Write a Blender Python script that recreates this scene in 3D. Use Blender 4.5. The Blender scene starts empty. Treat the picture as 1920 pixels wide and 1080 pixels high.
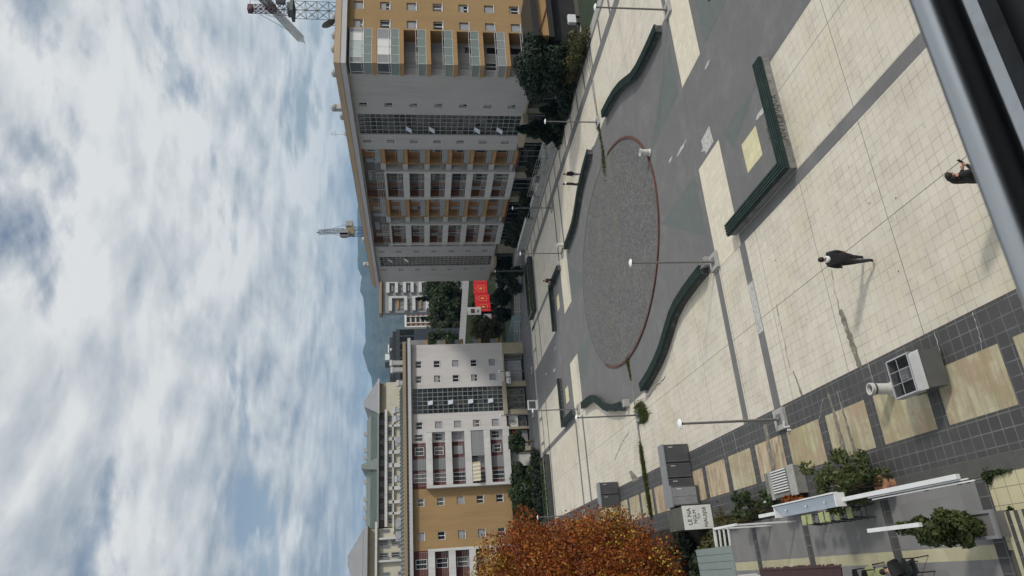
import bpy, bmesh, math, random
from mathutils import Vector, Matrix, noise as mnoise
random.seed(11)
SC = bpy.context.scene
COL = SC.collection
H = 14.4
# ------------------------------------------------------------------ objects
ROOT = {}
def tag(o, label=None, cat=None, group=None, kind=None):
    if label: o['label'] = label
    if cat: o['category'] = cat
    if group: o['group'] = group
    if kind: o['kind'] = kind
    return o
def thing(name, label, cat, loc=(0, 0, 0), rz=0.0, group=None):
    o = bpy.data.objects.new(name, None); COL.objects.link(o)
    o.empty_display_size = 0.3
    o.location = loc; o.rotation_euler = (0, 0, rz)
    ROOT[o.name] = Vector(loc)
    return tag(o, label, cat, group)
def dup(root, loc=None, rz=None, label=None, group=None):
    r = root.copy(); COL.objects.link(r)
    if loc is not None: r.location = loc
    if rz is not None: r.rotation_euler = (0, 0, rz)
    if label: r['label'] = label
    if group: r['group'] = group
    for ch in list(root.children):
        c = ch.copy(); COL.objects.link(c); c.parent = r
        for g in list(ch.children):
            d = g.copy(); COL.objects.link(d); d.parent = c
    return r
class MB:
    """collects faces; build() links them as ONE mesh object (world coords -> parent's frame)"""
    def __init__(s): s.v = []; s.f = []; s.m = []
    def face(s, pts, m=0):
        n = len(s.v); s.v += [tuple(p) for p in pts]; s.f.append(tuple(range(n, n + len(pts)))); s.m.append(m); return s
    def box(s, x0, x1, y0, y1, z0, z1, m=0):
        x0, x1 = min(x0, x1), max(x0, x1); y0, y1 = min(y0, y1), max(y0, y1); z0, z1 = min(z0, z1), max(z0, z1)
        n = len(s.v)
        s.v += [(x0,y0,z0),(x1,y0,z0),(x1,y1,z0),(x0,y1,z0),(x0,y0,z1),(x1,y0,z1),(x1,y1,z1),(x0,y1,z1)]
        for q in ((3,2,1,0),(4,5,6,7),(0,1,5,4),(1,2,6,5),(2,3,7,6),(3,0,4,7)):
            s.f.append(tuple(n + i for i in q)); s.m.append(m)
        return s
    def hexa(s, b, t, m=0):
        n = len(s.v); s.v += [tuple(p) for p in b] + [tuple(p) for p in t]; k = len(b)
        s.f.append(tuple(n + i for i in reversed(range(k)))); s.m.append(m)
        s.f.append(tuple(n + k + i for i in range(k))); s.m.append(m)
        for i in range(k):
            j = (i + 1) % k; s.f.append((n + i, n + j, n + k + j, n + k + i)); s.m.append(m)
        return s
    def prism(s, poly, z0, z1, m=0):
        return s.hexa([(x, y, z0) for x, y in poly], [(x, y, z1) for x, y in poly], m)
    def sheet(s, poly, z, m=0):
        return s.face([(x, y, z) for x, y in poly], m)
    def rect(s, x0, x1, y0, y1, z, m=0):
        return s.face([(x0,y0,z),(x1,y0,z),(x1,y1,z),(x0,y1,z)], m)
    def tube(s, p, q, r, n=8, r2=None, m=0, cap=True):
        p = Vector(p); q = Vector(q); d = (q - p)
        if d.length < 1e-6: return s
        r2 = r if r2 is None else r2
        z = d.normalized(); a = Vector((1, 0, 0)) if abs(z.x) < .8 else Vector((0, 1, 0))
        x = z.cross(a).normalized(); y = z.cross(x)
        k = len(s.v)
        for c, rr in ((p, r), (q, r2)):
            for i in range(n):
                t = 2 * math.pi * i / n; s.v.append(tuple(c + x * math.cos(t) * rr + y * math.sin(t) * rr))
        for i in range(n):
            j = (i + 1) % n; s.f.append((k + i, k + j, k + n + j, k + n + i)); s.m.append(m)
        if cap:
            s.f.append(tuple(k + i for i in reversed(range(n)))); s.m.append(m)
            s.f.append(tuple(k + n + i for i in range(n))); s.m.append(m)
        return s
    def lathe(s, c, prof, n=16, m=0):
        k = len(s.v)
        for r, z in prof:
            for i in range(n):
                t = 2 * math.pi * i / n; s.v.append((c[0] + r * math.cos(t), c[1] + r * math.sin(t), c[2] + z))
        for a in range(len(prof) - 1):
            for i in range(n):
                j = (i + 1) % n; s.f.append((k + a*n + i, k + a*n + j, k + (a+1)*n + j, k + (a+1)*n + i)); s.m.append(m)
        s.f.append(tuple(k + i for i in reversed(range(n)))); s.m.append(m)
        e = (len(prof) - 1) * n; s.f.append(tuple(k + e + i for i in range(n))); s.m.append(m)
        return s
    def ball(s, c, r, m=0, nu=10, nv=7):
        rx, ry, rz = (r, r, r) if not hasattr(r, '__len__') else r
        k = len(s.v)
        for a in range(nv + 1):
            ph = math.pi * a / nv
            for i in range(nu):
                t = 2 * math.pi * i / nu
                s.v.append((c[0] + rx*math.sin(ph)*math.cos(t), c[1] + ry*math.sin(ph)*math.sin(t), c[2] + rz*math.cos(ph)))
        for a in range(nv):
            for i in range(nu):
                j = (i + 1) % nu; s.f.append((k + a*nu + i, k + (a+1)*nu + i, k + (a+1)*nu + j, k + a*nu + j)); s.m.append(m)
        return s
    def build(s, name, mats, parent=None, smooth=False, kind=None, bevel=0):
        me = bpy.data.meshes.new(name)
        off = Vector((0, 0, 0))
        if parent is not None:
            off = ROOT[parent.name]
        me.from_pydata([(x - off.x, y - off.y, z - off.z) for x, y, z in s.v], [], s.f)
        mats = mats if isinstance(mats, (list, tuple)) else [mats]
        for m in mats: me.materials.append(m)
        if len(mats) > 1: me.polygons.foreach_set('material_index', s.m)
        if smooth: me.polygons.foreach_set('use_smooth', [True] * len(me.polygons))
        me.update()
        o = bpy.data.objects.new(name, me); COL.objects.link(o)
        if parent is not None:
            o.parent = parent; ROOT[o.name] = off
        else:
            ROOT[o.name] = Vector((0, 0, 0))
        if bevel:
            b = o.modifiers.new('bevel', 'BEVEL'); b.width = bevel; b.segments = 2; b.limit_method = 'ANGLE'
        if kind: o['kind'] = kind
        return o
def recenter(o):
    """put a one-mesh thing's origin at its base"""
    me = o.data
    xs = [v.co.x for v in me.vertices]; ys = [v.co.y for v in me.vertices]; zs = [v.co.z for v in me.vertices]
    c = Vector(((min(xs)+max(xs))/2, (min(ys)+max(ys))/2, min(zs)))
    me.transform(Matrix.Translation(-c)); o.location = c
    return o
# ------------------------------------------------------------------ materials
def _nt(name):
    m = bpy.data.materials.new(name); m.use_nodes = True
    nt = m.node_tree; b = nt.nodes['Principled BSDF']
    return m, nt, b
def N(nt, t, **k):
    n = nt.nodes.new(t)
    for a, v in k.items(): setattr(n, a, v)
    return n
def math_(nt, op, a, b=None, c=None):
    n = N(nt, 'ShaderNodeMath', operation=op)
    for i, v in enumerate((a, b, c)):
        if v is None: continue
        if hasattr(v, 'node'): nt.links.new(v, n.inputs[i])
        else: n.inputs[i].default_value = v
    return n.outputs[0]
def mix_(nt, f, a, b, mode='MIX'):
    n = N(nt, 'ShaderNodeMix', data_type='RGBA', blend_type=mode)
    for i, v in ((0, f), (6, a), (7, b)):
        if hasattr(v, 'node'): nt.links.new(v, n.inputs[i])
        elif i == 0: n.inputs[0].default_value = v
        else: n.inputs[i].default_value = (v[0], v[1], v[2], 1)
    return n.outputs[2]
def coords(nt, scale=(1, 1, 1), rot=0.0):
    tc = N(nt, 'ShaderNodeTexCoord'); mp = N(nt, 'ShaderNodeMapping')
    mp.inputs['Scale'].default_value = scale; mp.inputs['Rotation'].default_value = (0, 0, rot)
    nt.links.new(tc.outputs['Object'], mp.inputs[0]); return mp.outputs[0]
def noise_(nt, vec, scale, detail=4, rough=.6):
    n = N(nt, 'ShaderNodeTexNoise'); n.inputs['Scale'].default_value = scale; n.inputs['Detail'].default_value = detail
    n.inputs['Roughness'].default_value = rough; nt.links.new(vec, n.inputs['Vector']); return n.outputs['Fac']
def ramp_(nt, fac, a, b):
    n = N(nt, 'ShaderNodeMapRange'); n.inputs[1].default_value = a; n.inputs[2].default_value = b; n.clamp = True
    nt.links.new(fac, n.inputs[0]); return n.outputs[0]
def plain(name, col, rough=.7, var=.15, scale=2.0, metal=0.0, spec=None, bump=0.0, bscale=40.0, dirt=None, dirtscale=.6, dirtamt=.5, streak=0.0):
    m, nt, b = _nt(name)
    v = coords(nt)
    f = noise_(nt, v, scale, 6, .65)
    c = mix_(nt, ramp_(nt, f, .25, .75), [x*(1-var) for x in col], [min(1, x*(1+var)) for x in col])
    if streak:
        vs = coords(nt, (1.6, 1.6, .12)); s = noise_(nt, vs, 1.4, 5, .7)
        c = mix_(nt, math_(nt, 'MULTIPLY', ramp_(nt, s, .47, .76), streak), c, [x*.45 for x in col])
    if dirt:
        d = noise_(nt, v, dirtscale, 8, .7)
        c = mix_(nt, math_(nt, 'MULTIPLY', ramp_(nt, d, .5, .72), dirtamt), c, dirt)
    nt.links.new(c, b.inputs['Base Color'])
    b.inputs['Roughness'].default_value = rough; b.inputs['Metallic'].default_value = metal
    if spec is not None: b.inputs['Specular IOR Level'].default_value = spec
    if bump:
        bn = N(nt, 'ShaderNodeBump'); bn.inputs['Strength'].default_value = bump; bn.inputs['Distance'].default_value = .02
        nt.links.new(noise_(nt, v, bscale, 3), bn.inputs['Height']); nt.links.new(bn.outputs[0], b.inputs['Normal'])
    return m
def tiles(name, col, size, gap=.03, linecol=None, linestr=.7, var=.10, big=None, bigcol=None, dirt=None, dirtamt=.4, dirtscale=.25,
          streaks=None, streakdir=0, rough=.75, dlo=.5, dhi=.7, slo=.45, shi=.72, moss=None, mossamt=.4, offs=(0, 0), line_noise=True):
    """square paving tiles in the ground plane: per-tile tone, joints of uneven strength, dirt of its own shape"""
    m, nt, b = _nt(name)
    tc = N(nt, 'ShaderNodeTexCoord')
    sx, sy = size if hasattr(size, '__len__') else (size, size)
    mp = N(nt, 'ShaderNodeMapping'); mp.inputs['Scale'].default_value = (1/sx, 1/sy, 0); mp.inputs['Location'].default_value = (offs[0]/sx, offs[1]/sy, 0)
    nt.links.new(tc.outputs['Object'], mp.inputs[0])
    fl = N(nt, 'ShaderNodeVectorMath', operation='FLOOR'); nt.links.new(mp.outputs[0], fl.inputs[0])
    fr = N(nt, 'ShaderNodeVectorMath', operation='FRACTION'); nt.links.new(mp.outputs[0], fr.inputs[0])
    wn = N(nt, 'ShaderNodeTexWhiteNoise', noise_dimensions='2D'); nt.links.new(fl.outputs[0], wn.inputs['Vector'])
    v = tc.outputs['Object']
    n1 = noise_(nt, v, .35, 5, .6); n2 = noise_(nt, v, 6, 5, .7)
    lo = [x*(1-var) for x in col]; hi = [min(1, x*(1+var)) for x in col]
    c = mix_(nt, wn.outputs['Value'], lo, hi)
    c = mix_(nt, math_(nt, 'MULTIPLY', ramp_(nt, n1, .35, .7), .35), c, [x*.86 for x in col])
    c = mix_(nt, math_(nt, 'MULTIPLY', ramp_(nt, n2, .45, .8), .3), c, [x*.8 for x in col])
    if moss:
        mo = noise_(nt, v, .22, 6, .62)
        c = mix_(nt, math_(nt, 'MULTIPLY', math_(nt, 'MULTIPLY', ramp_(nt, mo, .5, .68), mossamt), math_(nt, 'ADD', .4, wn.outputs['Value'])), c, moss)
    if dirt:
        d = noise_(nt, v, dirtscale, 8, .72)
        c = mix_(nt, math_(nt, 'MULTIPLY', ramp_(nt, d, dlo, dhi), dirtamt), c, dirt)
    gs = noise_(nt, v, 2.2, 3, .5)
    c = mix_(nt, math_(nt, 'MULTIPLY', ramp_(nt, gs, .68, .72), .35), c, [x*.55 for x in col])
    if streaks:
        sc = (.35, 3.2, 1) if streakdir == 0 else (3.2, .35, 1)
        s = noise_(nt, coords(nt, sc), 1.3, 6, .7)
        c = mix_(nt, math_(nt, 'MULTIPLY', ramp_(nt, s, slo, shi), .8), c, streaks)
    sep = N(nt, 'ShaderNodeSeparateXYZ'); nt.links.new(fr.outputs[0], sep.inputs[0])
    def edge(o, g): 
        a = math_(nt, 'MINIMUM', o, math_(nt, 'SUBTRACT', 1.0, o))
        return math_(nt, 'LESS_THAN', a, g)
    e = math_(nt, 'MAXIMUM', edge(sep.outputs[0], gap), edge(sep.outputs[1], gap))
    ln = math_(nt, 'MULTIPLY', e, linestr)
    if line_noise:
        ln = math_(nt, 'MULTIPLY', ln, ramp_(nt, noise_(nt, v, .9, 5, .7), .3, .66))
    lc = linecol or [x*.45 for x in col]
    c = mix_(nt, ln, c, lc)
    if big:   # expansion joints every `big` tiles
        mp2 = N(nt, 'ShaderNodeMapping'); mp2.inputs['Scale'].default_value = (1/big[0], 1/big[1], 0); mp2.inputs['Location'].default_value = (big[2]/big[0], big[3]/big[1], 0)
        nt.links.new(tc.outputs['Object'], mp2.inputs[0])
        f2 = N(nt, 'ShaderNodeVectorMath', operation='FRACTION'); nt.links.new(mp2.outputs[0], f2.inputs[0])
        s2 = N(nt, 'ShaderNodeSeparateXYZ'); nt.links.new(f2.outputs[0], s2.inputs[0])
        e2 = math_(nt, 'MAXIMUM', edge(s2.outputs[0], .012/big[0]*1.0), edge(s2.outputs[1], .012/big[1]))
        c = mix_(nt, math_(nt, 'MULTIPLY', e2, .8), c, bigcol or [.05, .045, .035])
    nt.links.new(c, b.inputs['Base Color']); b.inputs['Roughness'].default_value = rough
    bn = N(nt, 'ShaderNodeBump'); bn.inputs['Strength'].default_value = .25; bn.inputs['Distance'].default_value = .01
    nt.links.new(math_(nt, 'ADD', n2, math_(nt, 'MULTIPLY', wn.outputs['Value'], .3)), bn.inputs['Height']); nt.links.new(bn.outputs[0], b.inputs['Normal'])
    return m
def glass(name, col, rough=.08, var=.3, scale=.5):
    m, nt, b = _nt(name)
    f = noise_(nt, coords(nt), scale, 3)
    nt.links.new(mix_(nt, ramp_(nt, f, .3, .7), [x*(1-var) for x in col], [x*(1+var) for x in col]), b.inputs['Base Color'])
    b.inputs['Roughness'].default_value = rough; b.inputs['Specular IOR Level'].default_value = .6
    bn = N(nt, 'ShaderNodeBump'); bn.inputs['Strength'].default_value = .05; bn.inputs['Distance'].default_value = .05
    nt.links.new(noise_(nt, coords(nt), 1.2, 2), bn.inputs['Height']); nt.links.new(bn.outputs[0], b.inputs['Normal'])
    return m
def clear_glass(name, col, alpha=.45, rough=.05):
    m, nt, b = _nt(name)
    b.inputs['Base Color'].default_value = (*col, 1); b.inputs['Alpha'].default_value = alpha; b.inputs['Roughness'].default_value = rough
    return m
def leaf(name, cols, rough=.6, trans=.25):
    """one colour per leaf, picked at random"""
    m, nt, b = _nt(name)
    g = N(nt, 'ShaderNodeNewGeometry'); r = N(nt, 'ShaderNodeValToRGB'); r.color_ramp.interpolation = 'LINEAR'
    e = r.color_ramp.elements
    while len(e) < len(cols): e.new(.5)
    for i, c in enumerate(cols):
        e[i].position = i / (len(cols) - 1); e[i].color = (*c, 1)
    f = noise_(nt, coords(nt), .55, 3)
    a = math_(nt, 'ADD', math_(nt, 'MULTIPLY', g.outputs['Random Per Island'], .55), math_(nt, 'MULTIPLY', ramp_(nt, f, .3, .7), .45))
    nt.links.new(a, r.inputs[0]); nt.links.new(r.outputs[0], b.inputs['Base Color'])
    b.inputs['Roughness'].default_value = rough; b.inputs['Specular IOR Level'].default_value = .3
    if trans:
        t = N(nt, 'ShaderNodeBsdfTranslucent'); nt.links.new(r.outputs[0], t.inputs[0]); mx = N(nt, 'ShaderNodeMixShader'); mx.inputs[0].default_value = trans
        out = nt.nodes['Material Output']; nt.links.new(b.outputs[0], mx.inputs[1]); nt.links.new(t.outputs[0], mx.inputs[2]); nt.links.new(mx.outputs[0], out.inputs[0])
    return m
M = {}
M['beige'] = tiles('beige_tile', (.59, .538, .448), (.3527, .3545), .036, (.27, .23, .165), .80, .045, big=(3.88, 3.9, 2.2, 1.95), moss=(.52, .455, .28), mossamt=.45, dirt=(.41, .37, .30), dirtamt=.75, dirtscale=.45, dlo=.47, dhi=.72, offs=(2.2, 1.95))
M['beige_far'] = tiles('beige_strip_tile', (.62, .56, .44), .37, .03, (.3, .26, .2), .6, .07, dirt=(.42, .4, .35), dirtamt=.3)
M['yellowsq'] = tiles('yellow_tile', (.60, .54, .34), .37, .035, (.3, .26, .15), .7, .10, moss=(.5, .45, .2), mossamt=.5)
M['dark'] = tiles('grey_tile', (.138, .134, .130), .37, .03, (.09, .09, .095), .5, .05, dirt=(.205, .20, .195), dirtamt=.5, dirtscale=.55, dlo=.5, dhi=.68, rough=.7)
M['teal'] = tiles('greenish_grey_tile', (.112, .130, .121), .37, .03, (.08, .095, .09), .5, .05, dirt=(.14, .15, .15), dirtamt=.3, dirtscale=.5, rough=.7)
M['black'] = tiles('black_tile', (.056, .054, .053), .37, .035, (.20, .20, .19), .8, .10, dirt=(.11, .105, .10), dirtamt=.35, dirtscale=.5, rough=.7)
M['panel'] = tiles('mossy_panel_tile', (.47, .43, .30), .3527, .02, (.25, .22, .15), .5, .06, streaks=(.27, .23, .13), dirt=(.36, .24, .16), dirtamt=.8, dirtscale=.8, dlo=.46, dhi=.58, slo=.40, shi=.62, moss=(.33, .33, .13), mossamt=.8)
M['panel_rust'] = tiles('rusty_panel_tile', (.40, .29, .185), .3527, .02, (.2, .15, .1), .5, .06, streaks=(.50, .43, .30), dirt=(.19, .14, .09), dirtamt=.75, dirtscale=.9, dlo=.46, dhi=.6, slo=.44, shi=.6, moss=(.42, .38, .2), mossamt=.7)
M['terrace'] = tiles('terrace_tile', (.19, .184, .178), (.62, .45), .012, (.11, .11, .115), .5, .10, dirt=(.22, .22, .22), dirtamt=.35, dirtscale=.5)
M['terr_beige'] = tiles('terrace_beige', (.43, .40, .26), .4, .02, (.25, .22, .14), .5, .1, streaks=(.36, .31, .2), streakdir=1, dirt=(.3, .27, .18), dirtamt=.4)
M['bigtile'] = tiles('large_beige_tile', (.52, .47, .30), .42, .02, (.15, .13, .09), .9, .07, moss=(.42, .38, .18), mossamt=.5, line_noise=False)
M['cobble'] = tiles('gravel_disc', (.125, .122, .118), .11, .12, (.06, .058, .055), .9, .5, dirt=(.17, .165, .14), dirtamt=.5, dirtscale=.1, moss=(.15, .15, .09), mossamt=.5, rough=.85)
M['asphalt'] = plain('asphalt', (.10, .10, .105), .85, .2, .6, bump=.3, dirt=(.15, .15, .145), dirtscale=.3)
M['earth'] = plain('earth_ground', (.085, .08, .06), .95, .35, .15, dirt=(.05, .07, .03), dirtscale=.08, dirtamt=.8)
M['lawn'] = plain('lawn', (.022, .034, .013), .95, .35, .8, dirt=(.03, .045, .018), dirtscale=.5, dirtamt=.7, bump=.6, bscale=12)
M['pale_patch'] = plain('pale_granite', (.42, .41, .385), .85, .4, 7, dirt=(.2, .19, .17), dirtscale=5, dirtamt=.8)
M['concrete'] = plain('concrete', (.33, .32, .30), .85, .2, 3, bump=.15, dirt=(.15, .14, .12), dirtscale=1.2, dirtamt=.6)
M['concrete_dark'] = plain('dirty_concrete', (.19, .185, .165), .9, .3, 2.5, bump=.2, dirt=(.06, .06, .05), dirtscale=1.4, dirtamt=.8)
M['stone_graf'] = plain('stained_bench_stone', (.21, .205, .19), .85, .3, 3, bump=.2, dirt=(.045, .045, .042), dirtscale=1.6, dirtamt=.9, streak=.6)
M['stone_dark'] = plain('black_stained_stone', (.055, .055, .052), .85, .4, 4, bump=.2, dirt=(.20, .20, .19), dirtscale=3.5, dirtamt=.7)
M['slat'] = plain('dark_green_paint', (.014, .030, .026), .6, .35, 3, spec=.25, bump=.05, dirt=(.045, .055, .05), dirtscale=2.2, dirtamt=.6)
M['slat_dull'] = plain('weathered_dark_slat', (.04, .045, .043), .6, .3, 3)
M['rust'] = plain('red_brick_rim', (.105, .040, .030), .8, .45, 2.2, dirt=(.045, .035, .03), dirtscale=1.5, dirtamt=.8)
M['moss'] = plain('moss', (.05, .075, .015), .95, .4, 2.0, dirt=(.03, .04, .012), dirtscale=1.5, dirtamt=.7, bump=.8, bscale=25)
M['white_wall'] = plain('grey_white_plaster', (.385, .372, .362), .9, .08, .25, bump=.05, streak=.28)
M['pink_wall'] = plain('pinkish_white_plaster', (.53, .50, .48), .9, .06, .25, bump=.05, streak=.25)
M['frame_white'] = plain('pale_concrete_frame', (.53, .52, .50), .85, .10, .8, streak=.35, bump=.05)
M['yellow_wall'] = plain('ochre_plaster', (.31, .20, .09), .9, .08, .3, bump=.05, streak=.28)
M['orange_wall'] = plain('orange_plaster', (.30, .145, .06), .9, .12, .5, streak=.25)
M['orange_slab'] = plain('ochre_slab', (.33, .20, .09), .9, .12, .8, streak=.35)
M['red_wall'] = plain('dark_red_plaster', (.095, .026, .019), .9, .12, .5, streak=.2)
M['corrug'] = plain('grey_corrugated', (.22, .22, .225), .6, .08, 2)
M['beige_stone'] = plain('beige_stone', (.34, .295, .21), .85, .12, 1.2, streak=.3)
M['eave'] = plain('eave_grey', (.42, .41, .42), .7, .06, .6)
M['roof_brown'] = plain('brown_fascia', (.27, .185, .11), .7, .10, .4)
M['roof_olive'] = plain('olive_fascia', (.17, .14, .085), .7, .12, .5)
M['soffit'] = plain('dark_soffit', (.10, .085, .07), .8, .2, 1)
M['green_roof'] = plain('green_copper_roof', (.135, .155, .14), .6, .18, .8, streak=.3)
M['green_dark'] = plain('dark_green_roof', (.06, .085, .072), .6, .2, .8)
M['grey_roof'] = plain('grey_roof', (.22, .22, .225), .75, .08, .6)
M['cream_wall'] = plain('cream_plaster', (.50, .46, .36), .9, .08, .5, streak=.2)
M['white_paint'] = plain('white_paint', (.64, .64, .63), .5, .08, 2, dirt=(.45, .44, .42), dirtscale=2.5, dirtamt=.5)
M['win_frame'] = plain('white_window_frame', (.70, .69, .67), .5, .05, 2)
M['shutter'] = plain('grey_shutter', (.30, .30, .315), .6, .10, 2)
M['pane'] = glass('dark_window_pane', (.014, .016, .018), .06)
M['pane_g'] = glass('greenish_curtain_pane', (.022, .036, .034), .07, .6, .35)
M['pane_light'] = glass('pale_enclosure_pane', (.42, .47, .46), .2, .1, .6)
M['pane_w'] = plain('white_enclosure_panel', (.62, .62, .60), .5, .06, 3)
M['mullion'] = plain('metal_mullion', (.26, .27, .265), .5, .1, 2)
M['glass_rail'] = clear_glass('frosted_green_glass', (.20, .25, .23), .80, .2)
M['glass_dull'] = clear_glass('frosted_grey_glass', (.25, .27, .27), .85, .25)
M['glass_fence'] = clear_glass('pale_blue_glass', (.30, .40, .42), .75, .15)
M['rail'] = plain('galvanised_rail', (.42, .42, .43), .4, .1, 4, metal=.4)
M['railw'] = plain('white_rail', (.60, .60, .59), .5, .1, 4)
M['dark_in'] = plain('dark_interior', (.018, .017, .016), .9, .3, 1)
M['black_metal'] = plain('black_metal', (.014, .014, .015), .45, .2, 4)
M['lampost'] = plain('grey_lamp_post', (.16, .155, .15), .5, .2, 6, metal=.3)
M['lamp_white'] = plain('white_lamp_shade', (.74, .74, .74), .4, .02, 4)
M['kiosk'] = plain('dark_grey_cabinet', (.052, .053, .058), .6, .15, 2, bump=.05, dirt=(.085, .085, .09), dirtscale=2, dirtamt=.5)
M['kiosk_top'] = plain('grey_cabinet_top', (.20, .205, .21), .6, .15, 2, dirt=(.12, .12, .12), dirtscale=1.5)
M['steel'] = plain('galvanised_steel', (.40, .40, .40), .38, .15, 2.5, metal=.55, bump=.12, bscale=3)
M['steel_dark'] = plain('dark_sheet_steel', (.085, .085, .08), .55, .2, 2)
M['pipe_white'] = plain('dirty_white_pipe', (.54, .53, .49), .55, .08, 4, dirt=(.35, .33, .28), dirtscale=3, dirtamt=.5)
M['terracotta'] = plain('terracotta', (.40, .20, .11), .85, .15, 5)
M['seat_lime'] = plain('lime_seat', (.34, .36, .17), .6, .08, 4)
M['awning'] = plain('maroon_awning', (.040, .016, .017), .85, .2, 2)
M['glass_roof'] = plain('pale_green_panel', (.21, .25, .235), .35, .1, 1.2)
M['sign_blue'] = plain('pale_blue_panel', (.52, .57, .62), .4, .06, 2)
M['wood_grey'] = plain('grey_wood_box', (.15, .145, .14), .7, .2, 3)
M['red_board'] = plain('red_hoarding', (.68, .02, .028), .5, .10, .6)
M['gold_mark'] = plain('gold_marks', (.72, .42, .16), .5, .1, 3)
M['ink'] = plain('black_spray_paint', (.02, .02, .02), .7, .2, 5)
M['graf_white'] = plain('white_painted_face', (.58, .58, .54), .8, .08, 2, dirt=(.40, .39, .34), dirtscale=1.2, dirtamt=.6)
M['mossy_conc'] = plain('mossy_dark_concrete', (.085, .083, .072), .95, .35, 2, dirt=(.045, .05, .032), dirtscale=1.5, dirtamt=.8, bump=.3)
M['crane_white'] = plain('pale_crane_steel', (.27, .27, .26), .6, .1, 2)
M['crane_dark'] = plain('dark_crane_steel', (.085, .09, .09), .6, .2, 2)
M['crane_red'] = plain('red_crane_steel', (.075, .022, .028), .6, .2, 2)
M['crane_blue'] = plain('blue_crane_steel', (.05, .09, .21), .6, .2, 2)
M['crane_yellow'] = plain('ochre_crane_steel', (.20, .15, .06), .6, .2, 2)
M['navy_clad'] = plain('dark_navy_cladding', (.024, .034, .045), .5, .2, 1)
M['chim'] = plain('metal_vent', (.34, .34, .34), .5, .15, 3, metal=.3)
M['handrail'] = plain('brushed_metal_handrail', (.42, .44, .455), .30, .06, 5, metal=1.0)
M['ledge'] = plain('pale_grey_ledge', (.58, .60, .62), .5, .06, 5, dirt=(.28, .29, .3), dirtscale=9, dirtamt=.5)
M['bark'] = plain('bark', (.09, .065, .045), .95, .35, 4, bump=.5, bscale=15)
M['l_orange'] = leaf('autumn_leaf', [(.025, .009, .005), (.11, .026, .007), (.24, .055, .009), (.33, .095, .011), (.13, .03, .008), (.46, .21, .028), (.16, .12, .022)], trans=.25)
M['l_ygreen'] = leaf('yellowing_leaf', [(.07, .06, .012), (.22, .16, .022), (.50, .34, .045), (.12, .13, .022)], trans=.2)
M['l_conifer'] = leaf('conifer_leaf', [(.004, .008, .004), (.008, .016, .007), (.014, .030, .011), (.020, .038, .012)], trans=.05)
M['l_green'] = leaf('green_leaf', [(.014, .024, .008), (.026, .044, .013), (.045, .062, .018), (.07, .09, .025)], trans=.15)
M['l_olive'] = leaf('olive_leaf', [(.02, .024, .008), (.05, .052, .014), (.085, .078, .022), (.12, .055, .02)], trans=.15)
M['l_dark'] = leaf('dark_leaf', [(.008, .013, .007), (.016, .024, .010), (.028, .036, .015)], trans=.1)
M['skin'] = plain('skin', (.48, .27, .19), .6, .06, 8)
M['cloth_black'] = plain('black_cloth', (.010, .010, .011), .85, .3, 8)
M['cloth_dark'] = plain('dark_trousers', (.022, .022, .026), .85, .3, 8)
M['cloth_teal'] = plain('teal_trousers', (.035, .06, .062), .85, .3, 8)
M['cloth_white'] = plain('white_cloth', (.66, .66, .68), .85, .06, 8)
M['cloth_grey'] = plain('grey_cloth', (.20, .19, .18), .85, .2, 8)
M['cloth_brown'] = plain('brown_cloth', (.10, .045, .035), .85, .2, 8)
M['hair'] = plain('dark_hair', (.012, .010, .009), .7, .3, 20)
M['shoe'] = plain('reddish_shoe', (.20, .07, .06), .7, .3, 8)
M['shoe_dark'] = plain('dark_shoe', (.02, .018, .018), .6, .3, 8)
def hill_mat():
    m, nt, b = _nt('wooded_hillside')
    v = coords(nt, (.003, .003, .003))
    f = noise_(nt, v, 3.0, 8, .65); f2 = noise_(nt, v, 14.0, 6, .7)
    c = mix_(nt, ramp_(nt, f, .42, .6), (.03, .045, .03), (.075, .075, .05))
    c = mix_(nt, ramp_(nt, f2, .66, .74), c, (.36, .33, .29))
    nt.links.new(c, b.inputs['Base Color']); b.inputs['Roughness'].default_value = .95
    return m
M['hill'] = hill_mat()
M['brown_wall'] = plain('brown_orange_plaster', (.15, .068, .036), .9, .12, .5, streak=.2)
M['pane_c'] = glass('curtained_pane', (.10, .095, .085), .15, .6, 2.5)
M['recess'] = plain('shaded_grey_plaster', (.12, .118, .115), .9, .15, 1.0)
M['l_shrub'] = leaf('light_shrub_leaf', [(.022, .034, .010), (.048, .066, .018), (.085, .10, .032), (.12, .125, .045)], trans=.2)
M['soil'] = plain('shade_darkened_soil', (.022, .019, .014), .95, .4, 1.5, dirt=(.035, .04, .015), dirtscale=1.0, dirtamt=.6)  # soil colour darkened to carry the shade under the tree
M['broken'] = plain('broken_paving', (.16, .145, .115), .95, .5, 7, dirt=(.40, .37, .29), dirtscale=4, dirtamt=.9, bump=.5, bscale=20)
M['pilaster_dim'] = plain('dim_pilaster', (.24, .215, .16), .85, .15, 1.2, streak=.4)  # beige stone with the ground floor's shade put into its colour
M['frame_grey'] = plain('grey_concrete_frame', (.46, .45, .435), .85, .10, .8, streak=.35, bump=.05)
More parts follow.
